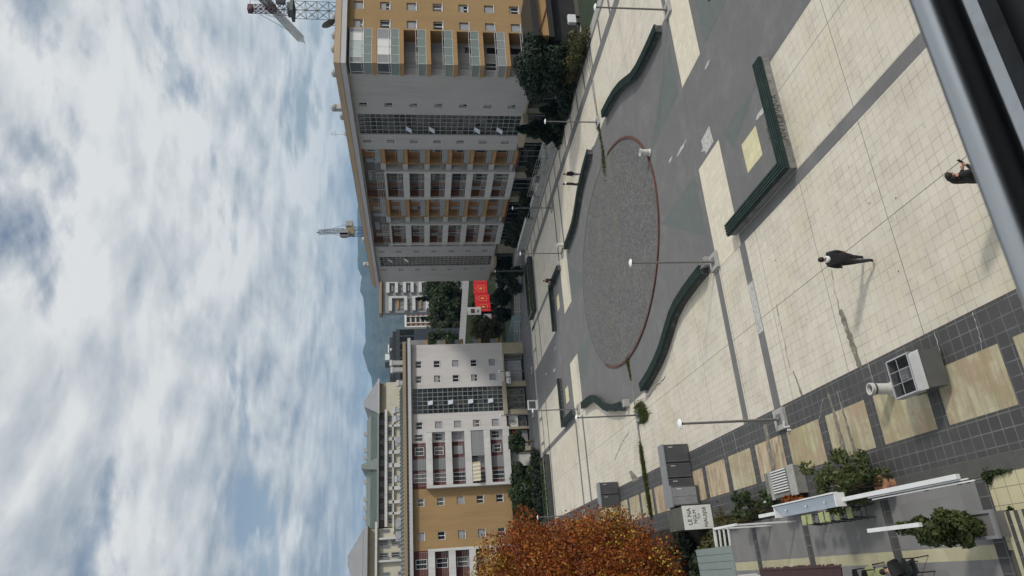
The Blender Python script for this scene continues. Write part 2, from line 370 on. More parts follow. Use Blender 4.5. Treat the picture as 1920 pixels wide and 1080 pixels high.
# ------------------------------------------------------------------ camera
GA = math.radians(22.7); PITCH = math.atan(175/1310); ROLL = math.radians(1.05)
az = math.pi/2 - GA
Fd = Vector((math.cos(az)*math.cos(PITCH), math.sin(az)*math.cos(PITCH), -math.sin(PITCH)))
Rt = Vector((math.sin(az), -math.cos(az), 0)); Up = Rt.cross(Fd)
cs, sn = math.cos(ROLL), math.sin(ROLL)
cx = -sn*Rt - cs*Up; cy = cs*Rt - sn*Up; cz = -Fd          # the phone was held sideways: its picture lies on its side
cam = bpy.data.cameras.new('camera'); co = bpy.data.objects.new('camera', cam); COL.objects.link(co)
co.matrix_world = Matrix(((cx.x, cy.x, cz.x, 0), (cx.y, cy.y, cz.y, 0), (cx.z, cy.z, cz.z, H), (0, 0, 0, 1)))
cam.sensor_fit = 'HORIZONTAL'; cam.sensor_width = 36; cam.lens = 1310/1920*36
cam.clip_start = .05; cam.clip_end = 20000
cam.dof.use_dof = True; cam.dof.focus_distance = 34; cam.dof.aperture_fstop = 9
SC.camera = co
# ------------------------------------------------------------------ light
SUN_EL = math.radians(33); SUN = Vector((.75, -.66, 0)).normalized()*math.cos(SUN_EL) + Vector((0, 0, math.sin(SUN_EL)))
sl = bpy.data.lights.new('sun', 'SUN'); sl.energy = 2.4; sl.angle = math.radians(6.0); sl.color = (1, .955, .89)
so = bpy.data.objects.new('sun', sl); COL.objects.link(so); so.location = (30, -30, 60)
so.rotation_euler = (-SUN).to_track_quat('-Z', 'Y').to_euler()
W = bpy.data.worlds.new('World'); SC.world = W; W.use_nodes = True
nt = W.node_tree; bg = nt.nodes['Background']; bg.inputs['Strength'].default_value = .1
sky = N(nt, 'ShaderNodeTexSky', sky_type='NISHITA'); sky.sun_disc = False; sky.sun_elevation = SUN_EL
sky.sun_rotation = math.atan2(SUN.x, SUN.y); sky.air_density = 1.2; sky.dust_density = 1.0; sky.ozone_density = 1.5
tc = N(nt, 'ShaderNodeTexCoord'); sp = N(nt, 'ShaderNodeSeparateXYZ'); nt.links.new(tc.outputs['Generated'], sp.inputs[0])
dz = math_(nt, 'ADD', math_(nt, 'MAXIMUM', sp.outputs[2], 0.0), .15)
cb = N(nt, 'ShaderNodeCombineXYZ')
nt.links.new(math_(nt, 'DIVIDE', sp.outputs[0], dz), cb.inputs[0]); nt.links.new(math_(nt, 'DIVIDE', sp.outputs[1], dz), cb.inputs[1])
def cl(scale, detail, rough, off, rot=0.0, sx=1.0, sy=1.0, dist=.0):
    mp = N(nt, 'ShaderNodeMapping'); mp.inputs['Location'].default_value = off; mp.inputs['Rotation'].default_value = (0, 0, rot); mp.inputs['Scale'].default_value = (sx, sy, 1)
    nt.links.new(cb.outputs[0], mp.inputs[0])
    n = N(nt, 'ShaderNodeTexNoise'); n.inputs['Scale'].default_value = scale; n.inputs['Detail'].default_value = detail
    n.inputs['Roughness'].default_value = rough; n.inputs['Distortion'].default_value = dist; nt.links.new(mp.outputs[0], n.inputs['Vector']); return n.outputs['Fac']
OFF = Vector((8.8, 9.1, 0)); SH = Vector((SUN.x, SUN.y, 0)).normalized()*.07
def dens(o): return math_(nt, 'ADD', math_(nt, 'MULTIPLY', cl(.95, 8, .54, o, .4, 1.0, 1.3, .3), .70), math_(nt, 'MULTIPLY', cl(3.2, 7, .56, o*1.7 + Vector((2, 8, 0)), 0, 1.0, 1.0, .3), .30))
D0 = dens(OFF); D1 = dens(OFF + SH)
cov = ramp_(nt, D0, .375, .45)
relief = math_(nt, 'SUBTRACT', D0, D1)                      # cloud faces turned to the sun are bright, their far sides grey
broad = cl(.6, 4, .5, (9.0, 2.0, 0), 0, 1, 1, .3)
sh_ = math_(nt, 'ADD', math_(nt, 'ADD', math_(nt, 'MULTIPLY', relief, 7.0), math_(nt, 'MULTIPLY', math_(nt, 'SUBTRACT', broad, .5), 2.2)), math_(nt, 'MULTIPLY', math_(nt, 'SUBTRACT', .56, D0), 1.6))
shade = ramp_(nt, math_(nt, 'ADD', sh_, .47), 0.0, 1.0)
cloud = mix_(nt, shade, (3.2, 3.7, 4.3), (7.8, 7.9, 7.8))
lo = N(nt, 'ShaderNodeMapRange'); lo.inputs[1].default_value = .02; lo.inputs[2].default_value = .20; lo.inputs[3].default_value = .45; lo.inputs[4].default_value = 0; lo.interpolation_type = 'SMOOTHSTEP'
nt.links.new(sp.outputs[2], lo.inputs[0])
cloud = mix_(nt, lo.outputs[0], cloud, (4.1, 4.9, 5.5))
dotn = N(nt, 'ShaderNodeVectorMath', operation='DOT_PRODUCT'); nt.links.new(tc.outputs['Generated'], dotn.inputs[0]); dotn.inputs[1].default_value = SUN
glow = math_(nt, 'MULTIPLY', math_(nt, 'POWER', math_(nt, 'MAXIMUM', dotn.outputs['Value'], 0.0), 5.0), 1.6)
sc_ = N(nt, 'ShaderNodeVectorMath', operation='SCALE'); nt.links.new(cloud, sc_.inputs[0]); nt.links.new(math_(nt, 'ADD', 1.0, glow), sc_.inputs['Scale'])
blue = N(nt, 'ShaderNodeVectorMath', operation='MULTIPLY'); nt.links.new(sky.outputs[0], blue.inputs[0]); blue.inputs[1].default_value = (1.15, 1.0, .95)
nt.links.new(mix_(nt, cov, blue.outputs[0], sc_.outputs[0]), bg.inputs['Color'])
SC.view_settings.view_transform = 'Standard'; SC.view_settings.look = 'None'; SC.view_settings.gamma = 1; SC.view_settings.exposure = 0
# ------------------------------------------------------------------ ground and paving (x runs along the near facade, y along the avenue)
def sheet(name, rects, z, mat, polys=()):
    b = MB()
    for r in rects: b.rect(*r, z)
    for p in polys: b.sheet(p, z)
    return b.build(name, mat, kind='structure')
sheet('ground', [(-9000, 9000, -9000, 9000)], 0.0, M['earth'])
sheet('road', [(-120, 46, 84.4, 93.2), (46, 140, 98, 128), (30.9, 60, 93.2, 98)], .004, M['asphalt'])
sheet('pavement', [(40.2, 44, 30, 84.4), (-120, 40.2, 84.4, 85.2)], .008, M['concrete'])
sheet('plaza_paving', [(4.6, 40.3, -40, 84.4)], .004, M['beige'])
sheet('avenue_paving', [(18.7, 23.9, -40, 29.4), (18.7, 23.9, 61.5, 84.3)], .008, M['dark'])
def mir(pts, sx=False, sy=False):
    return [((42.6 - x) if sx else x, (90 - y) if sy else y) for x, y in pts]
CURVE = [(13.6,30.3),(13.62,31.6),(13.55,33.1),(13.4,34.5),(13.0,35.8),(12.3,37.2),(11.65,38.7),(11.15,40.2),(10.8,41.4),(10.55,42.5)]
qn = [(13.35, 29.4)] + [(x - .25, y) for x, y in CURVE] + [(10.55, 43.2)]
ctr = [(23.9, 29.4), (18.7, 29.4)] + qn + list(reversed(mir(qn, sy=True))) + [(18.7, 60.6), (18.7, 61.5), (23.9, 61.5), (23.9, 60.6)] + mir(qn, True, True) + list(reversed(mir(qn, True)))
sheet('central_paving', [], .012, M['dark'], [ctr])
yard = [(13.65, 18.7, 21.35, 26.75), (23.9, 28.95, 21.35, 26.75), (13.65, 18.7, 64.1, 69.0), (23.9, 28.95, 64.1, 69.0)]
sheet('corner_paving', yard, .008, M['dark'])
sheet('corner_square', [(15.65, 17.1, 23.4, 24.85), (25.4, 26.9, 23.4, 24.85), (15.6, 17.1, 66.0, 67.5), (25.4, 26.9, 66.0, 67.3)], .012, M['yellowsq'])
sheet('beige_strip', [(13.12, 18.7, 26.75, 29.4), (23.9, 29.6, 26.75, 29.4), (13.12, 18.7, 61.5, 64.1), (23.9, 29.6, 61.5, 64.1)], .016, M['beige_far'])
tri = [(18.7, 30.0), (18.85, 35.6), (15.2, 30.0)]
sheet('greenish_paving', [], .016, M['teal'], [tri, mir(tri, True), mir(tri, False, True), mir(tri, True, True)])
tq = [(18.7, 22.5), (18.7, 26.2), (17.4, 25.6)]
sheet('greenish_corner_paving', [], .012, M['teal'], [tq, [(24.0, 23.2), (26.9, 26.1), (24.0, 26.1)], [(13.75, 21.45), (15.0, 21.45), (13.75, 24.5)]])
sheet('grey_band', [(13.08, 13.62, -40, 26.75), (13.08, 13.62, 64.1, 84.2), (29.0, 29.55, 64.1, 84.2), (29.0, 29.55, -40, 26.75),
                    (5.65, 13.08, 29.4, 29.9), (5.65, 13.08, 26.4, 26.95), (5.65, 13.08, 61.0, 61.5), (5.65, 13.08, 64.0, 64.5),
                    (29.7, 37.0, 60.9, 61.4), (29.7, 37.0, 63.9, 64.4), (29.7, 37.0, 29.4, 29.9), (29.7, 37.0, 26.4, 26.95),
                    (37.0, 38.0, -20, 78.7), (40.1, 40.5, -20, 84.3), (5.65, 18.7, 78.7, 79.15), (23.9, 37.0, 78.7, 79.15), (5.65, 40.1, 82.0, 82.4)], .012, M['dark'])
sheet('grey_cross_band', [(38.0, 40.1, 15 + 2.92*i, 15.35 + 2.92*i) for i in range(24)], .012, M['dark'])
sheet('grey_cross_band', [(5.65 + 2.92*i, 6.0 + 2.92*i, 82.4, 84.2) for i in range(12)], .012, M['dark'])
sheet('black_band', [(4.6, 5.65, 8, 79)], .012, M['black'])
ybars = [14.95 + 2.92*i for i in range(-2, 16)]
sheet('black_cross_band', [(3.05, 4.6, y - .25, y + .25) for y in ybars], .012, M['black'])
sheet('lower_black_band', [(2.05, 3.05, 8, 62)], .012, M['black'])
pan = [(3.05, 4.6, ybars[i] + .25, ybars[i+1] - .25) for i in range(len(ybars) - 1)]
rusty = [p for i, p in enumerate(pan) if i in (6, 8, 9, 11)]
sheet('mossy_panel', [p for p in pan if p not in rusty], .012, M['panel'])
sheet('rusty_panel', rusty, .012, M['panel_rust'])
sheet('terrace_paving', [(-.05, 1.56, 17.0, 34), (-3.5, -.4, 17.0, 34)], .012, M['terrace'])
sheet('terrace_strip', [(-.4, -.05, 17.3, 34)], .012, M['terr_beige'])
sheet('terrace_cross_band', [(-3.5, 1.54, y, y + .42) for y in (16.95, 21.15, 26.3, 30.75)], .016, M['black'])
sheet('entrance_paving', [(-.2, 2.05, 5, 17.0)], .008, M['bigtile'])
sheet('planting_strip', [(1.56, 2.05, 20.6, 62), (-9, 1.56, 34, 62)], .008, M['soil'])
# worn repairs and patches
def blob(cx, cy, rx, ry, n=18, seed=0, jag=.35):
    r = random.Random(seed); return [(cx + rx*math.cos(2*math.pi*i/n)*(1 - jag*r.random()), cy + ry*math.sin(2*math.pi*i/n)*(1 - jag*r.random())) for i in range(n)]
sheet('pale_patch', [], .020, M['pale_patch'], [[(18.95, 27.25), (19.95, 27.35), (19.85, 28.5), (19.4, 28.45), (19.35, 28.75), (19.1, 28.3), (18.9, 28.3)],
      blob(21.0, 30.9, .16, 1.0, 22, 3, .6), blob(21.4, 32.6, .12, .45, 12, 4, .6), blob(22.8, 26.3, .12, .42, 14, 5, .5), blob(17.3, 22.6, .16, .95, 16, 6, .4),
      blob(20.4, 72.0, .2, .9, 12, 8, .6), blob(21.4, 77, .15, .7, 12, 9, .6), blob(22.4, 70.5, .12, 1.2, 14, 10, .6)])
sheet('worn_strip', [(8.9, 11.2, 26.42, 26.93)], .016, M['pale_patch'])
def ragged(x0, x1, y0, y1, w, seed, taper=.3):
    r = random.Random(seed); n = max(6, int((x1 - x0)/.12)); up, dn = [], []
    for k in range(n + 1):
        t = k/n; x = x0 + (x1 - x0)*t; y = y0 + (y1 - y0)*t; ww = w*(1 - taper*t)*r.uniform(.6, 1.1); o = r.uniform(-.02, .02); up.append((x, y + ww/2 + o)); dn.append((x, y - ww/2 + o))
    return dn + up[::-1]
sheet('broken_paving', [], .0175, M['broken'], [ragged(5.62, 7.75, 20.78, 21.0, .34, 31, .25), ragged(2.95, 5.3, 22.75, 22.9, .30, 32, .5), ragged(3.1, 5.25, 22.2, 22.36, .20, 33, .6), ragged(2.95, 5.25, 28.1, 28.0, .42, 34, .2), ragged(4.2, 5.3, 18.75, 18.8, .2, 35, .5), ragged(5.65, 6.7, 24.62, 24.85, .16, 36, .7), ragged(5.66, 6.0, 41.0, 41.5, .9, 37, .2), ragged(5.5, 6.3, 47.5, 48.5, 1.6, 38, .5)])
# hairline cracks: thin open joints
cr = MB(); rr = random.Random(5)
def crack(x, y, dx, dy, n, w, wob):
    for i in range(n):
        nx, ny = x + dx + rr.uniform(-wob, wob), y + dy + rr.uniform(-wob, wob); ww = w * rr.uniform(.4, 1.6)
        L = math.hypot(nx - x, ny - y); px, py = -(ny - y)/L*ww, (nx - x)/L*ww
        cr.sheet([(x - px, y - py), (nx - px, ny - py), (nx + px, ny + py), (x + px, y + py)], .0235); x, y = nx, ny
crack(9.5, 24.95, -.16, .0, 17, .009, .05); crack(9.2, 20.9, -.16, .01, 9, .010, .05)
crack(10.4, 38.8, -.02, .4, 14, .018, .12); crack(9.0, 47.5, -.1, .3, 14, .016, .12); crack(22.1, 49.7, .2, .15, 6, .05, .2); crack(17.9, 46.5, .2, .1, 5, .07, .2); crack(20.0, 41.0, .15, .3, 5, .05, .2); crack(33.5, 45.0, .5, .02, 14, .05, .06)
cr.build('paving_crack', M['earth'], kind='structure')
wl = MB(); rr = random.Random(9)
cr = wl; crack(5.63, 31.2, -.10, .0, 12, .010, .03); crack(5.63, 32.7, -.10, -.01, 14, .010, .03); crack(5.63, 20.3, -.10, .0, 11, .010, .025); crack(5.6, 17.1, -.09, .01, 11, .010, .03); crack(5.6, 15.6, -.09, .01, 12, .010, .03); crack(5.1, 17.25, -.1, .02, 4, .016, .03); crack(5.2, 23.3, -.1, .1, 8, .008, .03)
wl.build('pale_joint', M['pale_patch'], kind='structure')
# the disc in the middle with its brick rim
CX, CY, RX, RY = 21.4, 45.6, 7.8, 10.2
def ell(k, n=96): return [(CX + (RX + k)*math.cos(2*math.pi*i/n), CY + (RY + k)*math.sin(2*math.pi*i/n)) for i in range(n)]
sheet('gravel_disc', [], .03, M['cobble'], [ell(0)])
rim = MB(); rimf = MB(); e0, e1 = ell(-.02), ell(.13); e2 = ell(.07); n = len(e0)
for i in range(n):
    j = (i + 1) % n; d = (e0[i][0] - CX)/RX*.39 + (e0[i][1] - CY)/RY*.92
    if d < .2: rim.hexa([(*e0[i], .0), (*e1[i], .0), (*e1[j], .0), (*e0[j], .0)], [(*e0[i], .10), (*e1[i], .10), (*e1[j], .10), (*e0[j], .10)])
    else: rimf.hexa([(*e0[i], .0), (*e2[i], .0), (*e2[j], .0), (*e0[j], .0)], [(*e0[i], .045), (*e2[i], .045), (*e2[j], .045), (*e0[j], .045)])
tag(recenter(rim.build('brick_kerb', M['rust'])), 'low red brick rim curving round the near side of the grey gravel disc', 'kerb')
tag(recenter(rimf.build('dark_kerb', M['steel_dark'])), 'thin dark edging along the far side of the grey gravel disc', 'kerb')
# gullies
gul = MB(); rr = random.Random(4); x = 13.6; y = 45.5
while x > 3.2:
    w = .14 + .05*rr.random(); gul.box(x - .5, x, y - w, y + w, .008, .026 + .006*rr.random()); x -= .5; y -= .012
x = 39.8
while x > 29.3:
    gul.box(x - .5, x, 44.8 - .11, 44.8 + .11, .008, .022 + .006*rr.random()); x -= .5
gul.build('drain_channel', M['concrete_dark'], kind='structure')
gt = MB()
y = 8.0
while y < 20.55: gt.box(1.62, 2.04, y, y + .022, .014, .028); y += .05
gt.build('drain_grating', M['steel_dark'], kind='structure')
sheet('drain_bed', [(1.6, 2.05, 8, 20.6)], .010, M['concrete_dark'])
# steps by the near building
st = MB()
for i in range(5):
    st.box(-3.5, .68, 16.62 - .42*i - .42, 16.62 - .42*i, 0, .15*(i + 1), 0); st.box(-3.5, .68, 16.62 - .42*i - .11, 16.62 - .42*i + .004, .15*(i + 1) + .001, .15*(i + 1) + .006, 1)
st.build('steps', [M['black'], M['terr_beige']], kind='structure')
# hills and air
hl = [(46, .055), (52, .066), (58, .074), (61, .083), (64.1, .0835), (65.4, .0845), (66.2, .079), (67.3, .082), (67.9, .077), (69.7, .0755), (71.4, .075), (71.8, .0775), (72.3, .079), (73.5, .0735), (74.3, .0675), (75.4, .066), (77, .069), (80, .070), (84, .064), (88, .06), (94, .05), (100, .045)]
def hill(name, dist, k, back, seed, off=0.0):
    b = MB(); rows = 26; pts = []
    a0, a1 = hl[0][0], hl[-1][0]; n = 230
    for i in range(n + 1):
        a = a0 + (a1 - a0)*i/n
        for (p, h), (q, g) in zip(hl, hl[1:]):
            if p <= a <= q: t = (a - p)/(q - p); hh = h + (g - h)*t; break
        row = []
        for r in range(rows + 1):
            t = r/rows; d = dist + back*t
            z = (dist + back)*hh*k*(t**.8)
            z *= 1 + .22*(1-t)*mnoise.noise(Vector((a*.55 + seed, t*3.1, seed))) + .10*(1 - t*.9)*mnoise.noise(Vector((a*2.2, t*9, seed + 4)))
            z += 14*mnoise.noise(Vector((a*4.2, t*14, 1.0)))*(.15 + .85*(1 - t))
            row.append((d*math.cos(math.radians(a + off)), d*math.sin(math.radians(a + off)), H*t + max(z, -2)*(1 if t > 0 else 0)))
        pts.append(row)
    for i in range(n):
        for r in range(rows): b.face([pts[i][r], pts[i+1][r], pts[i+1][r+1], pts[i][r+1]])
    for i in range(n):
        x0, y0, z0 = pts[i][-1]; x1, y1, z1 = pts[i+1][-1]; b.face([pts[i][-1], pts[i+1][-1], (x1*1.25, y1*1.25, 0), (x0*1.25, y0*1.25, 0)])
    o = b.build(name, M['hill'], kind='structure', smooth=True)
    bm_ = bmesh.new(); bm_.from_mesh(o.data); bmesh.ops.remove_doubles(bm_, verts=bm_.verts, dist=.05); bm_.to_mesh(o.data); bm_.free(); return o
hill('hills', 1900, 1.0, 2100, 3.0)
hz = MB(); hz.box(-2500, 6200, -900, 6500, -1, 480)
hm = bpy.data.materials.new('air'); hm.use_nodes = True; hn = hm.node_tree; hn.nodes.remove(hn.nodes['Principled BSDF'])
pv = hn.nodes.new('ShaderNodeVolumePrincipled'); pv.inputs['Color'].default_value = (.30, .62, 1.0, 1); pv.inputs['Density'].default_value = 1.15e-4; pv.inputs['Anisotropy'].default_value = .2
hn.links.new(pv.outputs[0], hn.nodes['Material Output'].inputs['Volume'])
hz.build('haze', hm, kind='stuff')
# ------------------------------------------------------------------ facade helpers
class Fac:
    """a facade plane: u along it, z up, d outwards"""
    def __init__(s, axis, c): s.a = axis; s.c = c
    def P(s, u, z, d=0.0): return (s.c - d, u, z) if s.a == 'x' else (u, s.c - d, z)
    def box(s, mb, u0, u1, z0, z1, d0, d1, m=0):
        p = s.P(u0, z0, d0); q = s.P(u1, z1, d1); mb.box(p[0], q[0], p[1], q[1], z0, z1, m)
    def wall(s, mb, u0, u1, z0, z1, holes=(), depth=.22, m=0, m2=None):
        m2 = m if m2 is None else m2
        us = sorted({u0, u1, *[h[0] for h in holes], *[h[1] for h in holes]}); zs = sorted({z0, z1, *[h[2] for h in holes], *[h[3] for h in holes]})
        us = [u for u in us if u0 <= u <= u1]; zs = [z for z in zs if z0 <= z <= z1]
        for a, b in zip(us, us[1:]):
            for c, d in zip(zs, zs[1:]):
                mu, mz = (a + b)/2, (c + d)/2
                if any(h[0] < mu < h[1] and h[2] < mz < h[3] for h in holes): continue
                mb.face([s.P(a, c), s.P(b, c), s.P(b, d), s.P(a, d)], m)
        for h in holes:
            a, b, c, d = h[:4]
            mb.face([s.P(a, c), s.P(a, d), s.P(a, d, -depth), s.P(a, c, -depth)], m2); mb.face([s.P(b, c), s.P(b, d), s.P(b, d, -depth), s.P(b, c, -depth)], m2)
            mb.face([s.P(a, c), s.P(b, c), s.P(b, c, -depth), s.P(a, c, -depth)], m2); mb.face([s.P(a, d), s.P(b, d), s.P(b, d, -depth), s.P(a, d, -depth)], m2)
def window(F, root, u0, u1, z0, z1, d=-.16, shut=0.0, leaves=2, frame=None, pane=None, fw=.055, sill=True):
    """window > pane, shutter, sill"""
    b = MB(); t = .05
    F.box(b, u0, u1, z0, z0 + fw, d - t, d); F.box(b, u0, u1, z1 - fw, z1, d - t, d)
    F.box(b, u0, u0 + fw, z0 + fw, z1 - fw, d - t, d); F.box(b, u1 - fw, u1, z0 + fw, z1 - fw, d - t, d)
    for i in range(1, leaves):
        u = u0 + (u1 - u0)*i/leaves; F.box(b, u - fw*.6, u + fw*.6, z0 + fw, z1 - fw, d - t, d)
    w = b.build('window', frame or M['win_frame'], root)
    if pane is None and (int(u0*37 + z0*91) % 7) < 2: pane = M['pane_c']
    p = MB(); F.box(p, u0 + fw*.5, u1 - fw*.5, z0 + fw*.5, z1 - fw*.5, d - .04, d - .03); p.build('pane', pane or M['pane'], w)
    if shut > 0:
        s = MB(); zt = z1; zb = z1 - (z1 - z0)*shut; k = max(2, int((zt - zb)/.09))
        for i in range(k):
            a = zb + (zt - zb)*i/k; F.box(s, u0 + .02, u1 - .02, a, a + (zt - zb)/k - .012, d + .012, d + .035)
        s.build('shutter', M['shutter'], w)
    if sill:
        s = MB(); F.box(s, u0 - .04, u1 + .04, z0 - .05, z0, d, .05); s.build('sill', M['win_frame'], w)
    return w
def rails(mb, F, u0, u1, z, d, n=4, gap=.2, r=.016, post=1.2):
    for i in range(n): F.box(mb, u0, u1, z + gap*(i + 1) - r, z + gap*(i + 1) + r, d - r, d + r)
    k = max(1, int((u1 - u0)/post))
    for i in range(k + 1):
        u = u0 + (u1 - u0)*i/k; F.box(mb, u - r, u + r, z, z + gap*n + r, d - r*1.3, d + r*1.3)
def curtain(F, root, u0, u1, z0, z1, cols, rows, vents, d=-.12, seed=0):
    """stair glazing: frame part with a pane sheet and open vents"""
    r = random.Random(seed); b = MB(); w = .032
    for i in range(cols + 1): u = u0 + (u1 - u0)*i/cols; F.box(b, u - w, u + w, z0, z1, d - .05, d + .03)
    for j in range(rows + 1): z = z0 + (z1 - z0)*j/rows; F.box(b, u0, u1, z - w*.8, z + w*.8, d - .045, d + .025)
    f = b.build('stair_glazing', M['mullion'], root)
    p = MB()
    for i in range(cols):
        for j in range(rows):
            a, c = u0 + (u1 - u0)*i/cols, z0 + (z1 - z0)*j/rows; e, g = u0 + (u1 - u0)*(i + 1)/cols, z0 + (z1 - z0)*(j + 1)/rows
            dd = d - .03 + r.uniform(-.008, .008); q = r.choice((0, 0, 0, 1, 1, 2))
            F.box(p, a + .01, e - .01, c + .01, g - .01, dd - .02, dd, q)
    p.build('pane', [M['pane'], M['pane_g'], M['dark_glass']], f)
    for i, j in vents:
        a, c = u0 + (u1 - u0)*i/cols, z0 + (z1 - z0)*j/rows; e, g = u0 + (u1 - u0)*(i + 1)/cols, z0 + (z1 - z0)*(j + 1)/rows
        v = MB(); o = .42
        v.hexa([F.P(a, c, d + o), F.P(e, c, d + o), F.P(e, c + .03, d + o + .02), F.P(a, c + .03, d + o + .02)], [F.P(a, g, d), F.P(e, g, d), F.P(e, g, d + .03), F.P(a, g, d + .03)])
        v.build('vent_sash', M['vent'], f)
M['dark_glass'] = glass('brown_stair_pane', (.05, .045, .042), .12, .6, .6)
M['vent'] = plain('open_vent_glass', (.42, .45, .50), .15, .05, 1)
def downlevels(n, z0, s): return [z0 + s*k for k in range(n)]
# ------------------------------------------------------------------ the long block on the right of the plaza
LB = thing('apartment_block', 'long seven storey block with pale stair towers, orange loggias and ochre end wall', 'apartment building', (52, 76, 0))
FX = Fac('x', 43.7); FE = Fac('y', 51.2); FS = 2.45; Z0 = 3.3; TOP = 20.45
rw = random.Random(21)
wz = [4.35 + FS*k for k in range(7)]
def winset(F, root, uc, w, h, zs, pat, leaves=2, zoff=0.0, **k):
    hs = []
    for i, z in enumerate(zs):
        hs.append((uc - w/2, uc + w/2, z + zoff, z + zoff + h)); s = pat[i % len(pat)]
        window(F, root, uc - w/2, uc + w/2, z + zoff, z + zoff + h, shut=s, leaves=leaves, **k)
    return hs
def wpart(): 
    global mb
    mb.build('wall', M['white_wall'], LB); mb = MB()
mb = MB()
h1 = winset(FX, LB, 57.25, .55, .82, wz, (.55, 1, .5, .3, .4, .2, 0), 1)
FX.wall(mb, 52.75, 58.55, 3.4, TOP, h1)
FX.wall(mb, 58.55, 62.35, 3.4, TOP, [(58.75, 62.2, 3.55, 20.15)], .3)
h2 = winset(FX, LB, 63.4, .62, .85, wz, (1, 1, .35, 0, .95, 0, .1), 2)
FX.wall(mb, 62.35, 64.9, 3.4, TOP, h2)
mb.face([FX.P(64.9, 3.4), FX.P(64.9, TOP), FX.P(64.9, TOP, -.9), FX.P(64.9, 3.4, -.9)]); wpart()
h3 = winset(FX, LB, 90.4, .55, .8, wz, (.3, .5, .3, 1, .3, .8, .9), 1)
FX.wall(mb, 88.8, 91.9, 3.4, TOP, h3)
FX.wall(mb, 91.9, 95.6, 3.4, TOP, [(92.1, 95.4, 3.6, 19.9)], .3)
h4 = winset(FX, LB, 96.7, .5, .75, wz, (0, .3, .6, .2, .8, 0, .3), 1)
FX.wall(mb, 95.6, 101.2, 3.4, TOP, h4)
mb.face([FX.P(101.2, 3.4), FX.P(101.2, TOP), FX.P(101.2, TOP, -14), FX.P(101.2, 3.4, -14)])
mb.face([FX.P(88.8, 3.4), FX.P(88.8, TOP), FX.P(88.8, TOP, -.9), FX.P(88.8, 3.4, -.9)])
mb.build('wall', M['white_wall'], LB)
curtain(FX, LB, 58.75, 62.2, 3.55, 20.15, 5, 28, [(3, 19), (3, 15), (3, 7), (3, 3)], seed=3)
curtain(FX, LB, 92.1, 95.4, 3.6, 19.9, 5, 28, [(1, 25), (1, 21)], seed=4)
# recessed bays: back wall, orange loggias, pale frames
bw = MB(); FB = Fac('x', 44.55)
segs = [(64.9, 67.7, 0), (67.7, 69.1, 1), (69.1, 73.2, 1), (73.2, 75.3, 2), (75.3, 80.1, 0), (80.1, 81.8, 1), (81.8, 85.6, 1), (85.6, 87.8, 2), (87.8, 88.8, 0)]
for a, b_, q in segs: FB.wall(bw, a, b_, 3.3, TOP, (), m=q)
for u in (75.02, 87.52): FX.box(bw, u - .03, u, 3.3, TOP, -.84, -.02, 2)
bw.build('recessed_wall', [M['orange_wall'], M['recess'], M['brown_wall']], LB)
def lbpart(name, mat, *args):
    b = MB(); FX.box(b, *args); return b.build(name, mat, LB)
lbpart('top_slab', M['frame_grey'], 64.95, 88.75, Z0 + FS*7 - .1, Z0 + FS*7 + .1, -.84, -.02)
for k in range(7):
    z = Z0 + FS*k
    for (a, b_) in ((64.95, 67.6), (75.4, 80.0)): lbpart('orange_slab', M['orange_slab'], a, b_, z - .2, z + .22, -.84, .02)
    for (a, b_) in ((67.72, 69.05), (80.12, 81.7), (87.85, 88.75)): lbpart('side_slab', M['white_wall'], a, b_, z - .2, z + .4, -.84, -.05)
    for (a, b_) in ((69.35, 75.05), (82.05, 87.55)): lbpart('inner_slab', M['frame_grey'], a, b_, z - .2, z + .1, -.84, .0)
for u in (67.6, 75.3, 80.0): lbpart('orange_fin', M['orange_slab'], u, u + .12, 3.1, TOP - 2.4, -.84, .06)
for (a, b_) in ((69.1, 75.3), (81.8, 87.8)):
    fm = MB(); nf = 7
    FX.box(fm, a, a + .28, 3.0, 18.0, -.84, .22); FX.box(fm, b_ - .28, b_, 3.0, 18.0, -.84, .22)
    for k in range(nf):
        z = Z0 + FS*k; lo, hi = z - .32, z + (.42 if k else .36)
        if k == 6: lo, hi = z - .12 - .02, z + .02
        FX.box(fm, a + .28, b_ - .28, lo, hi, -.12, .18)
    fm.build('balcony_frame', M['frame_grey'], LB)
    for k in range(7):
        rm = MB(); rails(rm, FX, a + .28, b_ - .28, Z0 + FS*k + (.40 if k < 6 else .02), .12, 4 if k < 6 else 5, .16 if k < 6 else .19, .012, 1.6); rm.build('railing', M['railw'], LB)
for k in range(7):
    for (a, b_) in ((64.98, 67.55), (75.45, 79.95)):
        z = Z0 + FS*k + .22
        g_ = MB(); FX.box(g_, a, b_ , z + .04, z + .68, -.06, -.03); g = g_.build('balcony_panel', M['glass_dull'], LB)
        r_ = MB(); rails(r_, FX, a, b_, z, -.02, 4, .22, .012, 1.3); r_.build('railing', M['rail'], g)
    for (a, b_) in ((67.75, 69.05), (80.15, 81.75)):
        r_ = MB(); rails(r_, FX, a, b_, Z0 + FS*k + .5, -.08, 3, .16, .012, .9); r_.build('railing', M['rail'], LB)
    z = Z0 + FS*k
    for (u, w, h, zo, s) in ((66.2, .75, 1.15, .85, rw.choice((0, .3, 1))), (68.3, .7, 1.5, .5, rw.choice((0, 1, .5))), (71.4, 2.2, 1.85, .12, rw.choice((0, 0, 0, .2))), (74.3, .8, 1.85, .12, rw.choice((0, .6))),
                             (77.3, .8, 1.2, .85, rw.choice((0, 0, 1))), (79.2, .7, 1.8, .2, rw.choice((1, 1, .4))), (81.0, .7, 1.5, .5, rw.choice((0, 1))), (84.0, 2.0, 1.85, .12, rw.choice((0, 0, .3))), (86.6, .8, 1.85, .12, rw.choice((0, .5)))):
        window(FB, LB, u - w/2, u + w/2, z + zo, z + zo + h, d=.05, shut=s, leaves=3 if w > 2 else 2, sill=False, frame=M['win_frame'] if rw.random() < .3 else M['mullion'])
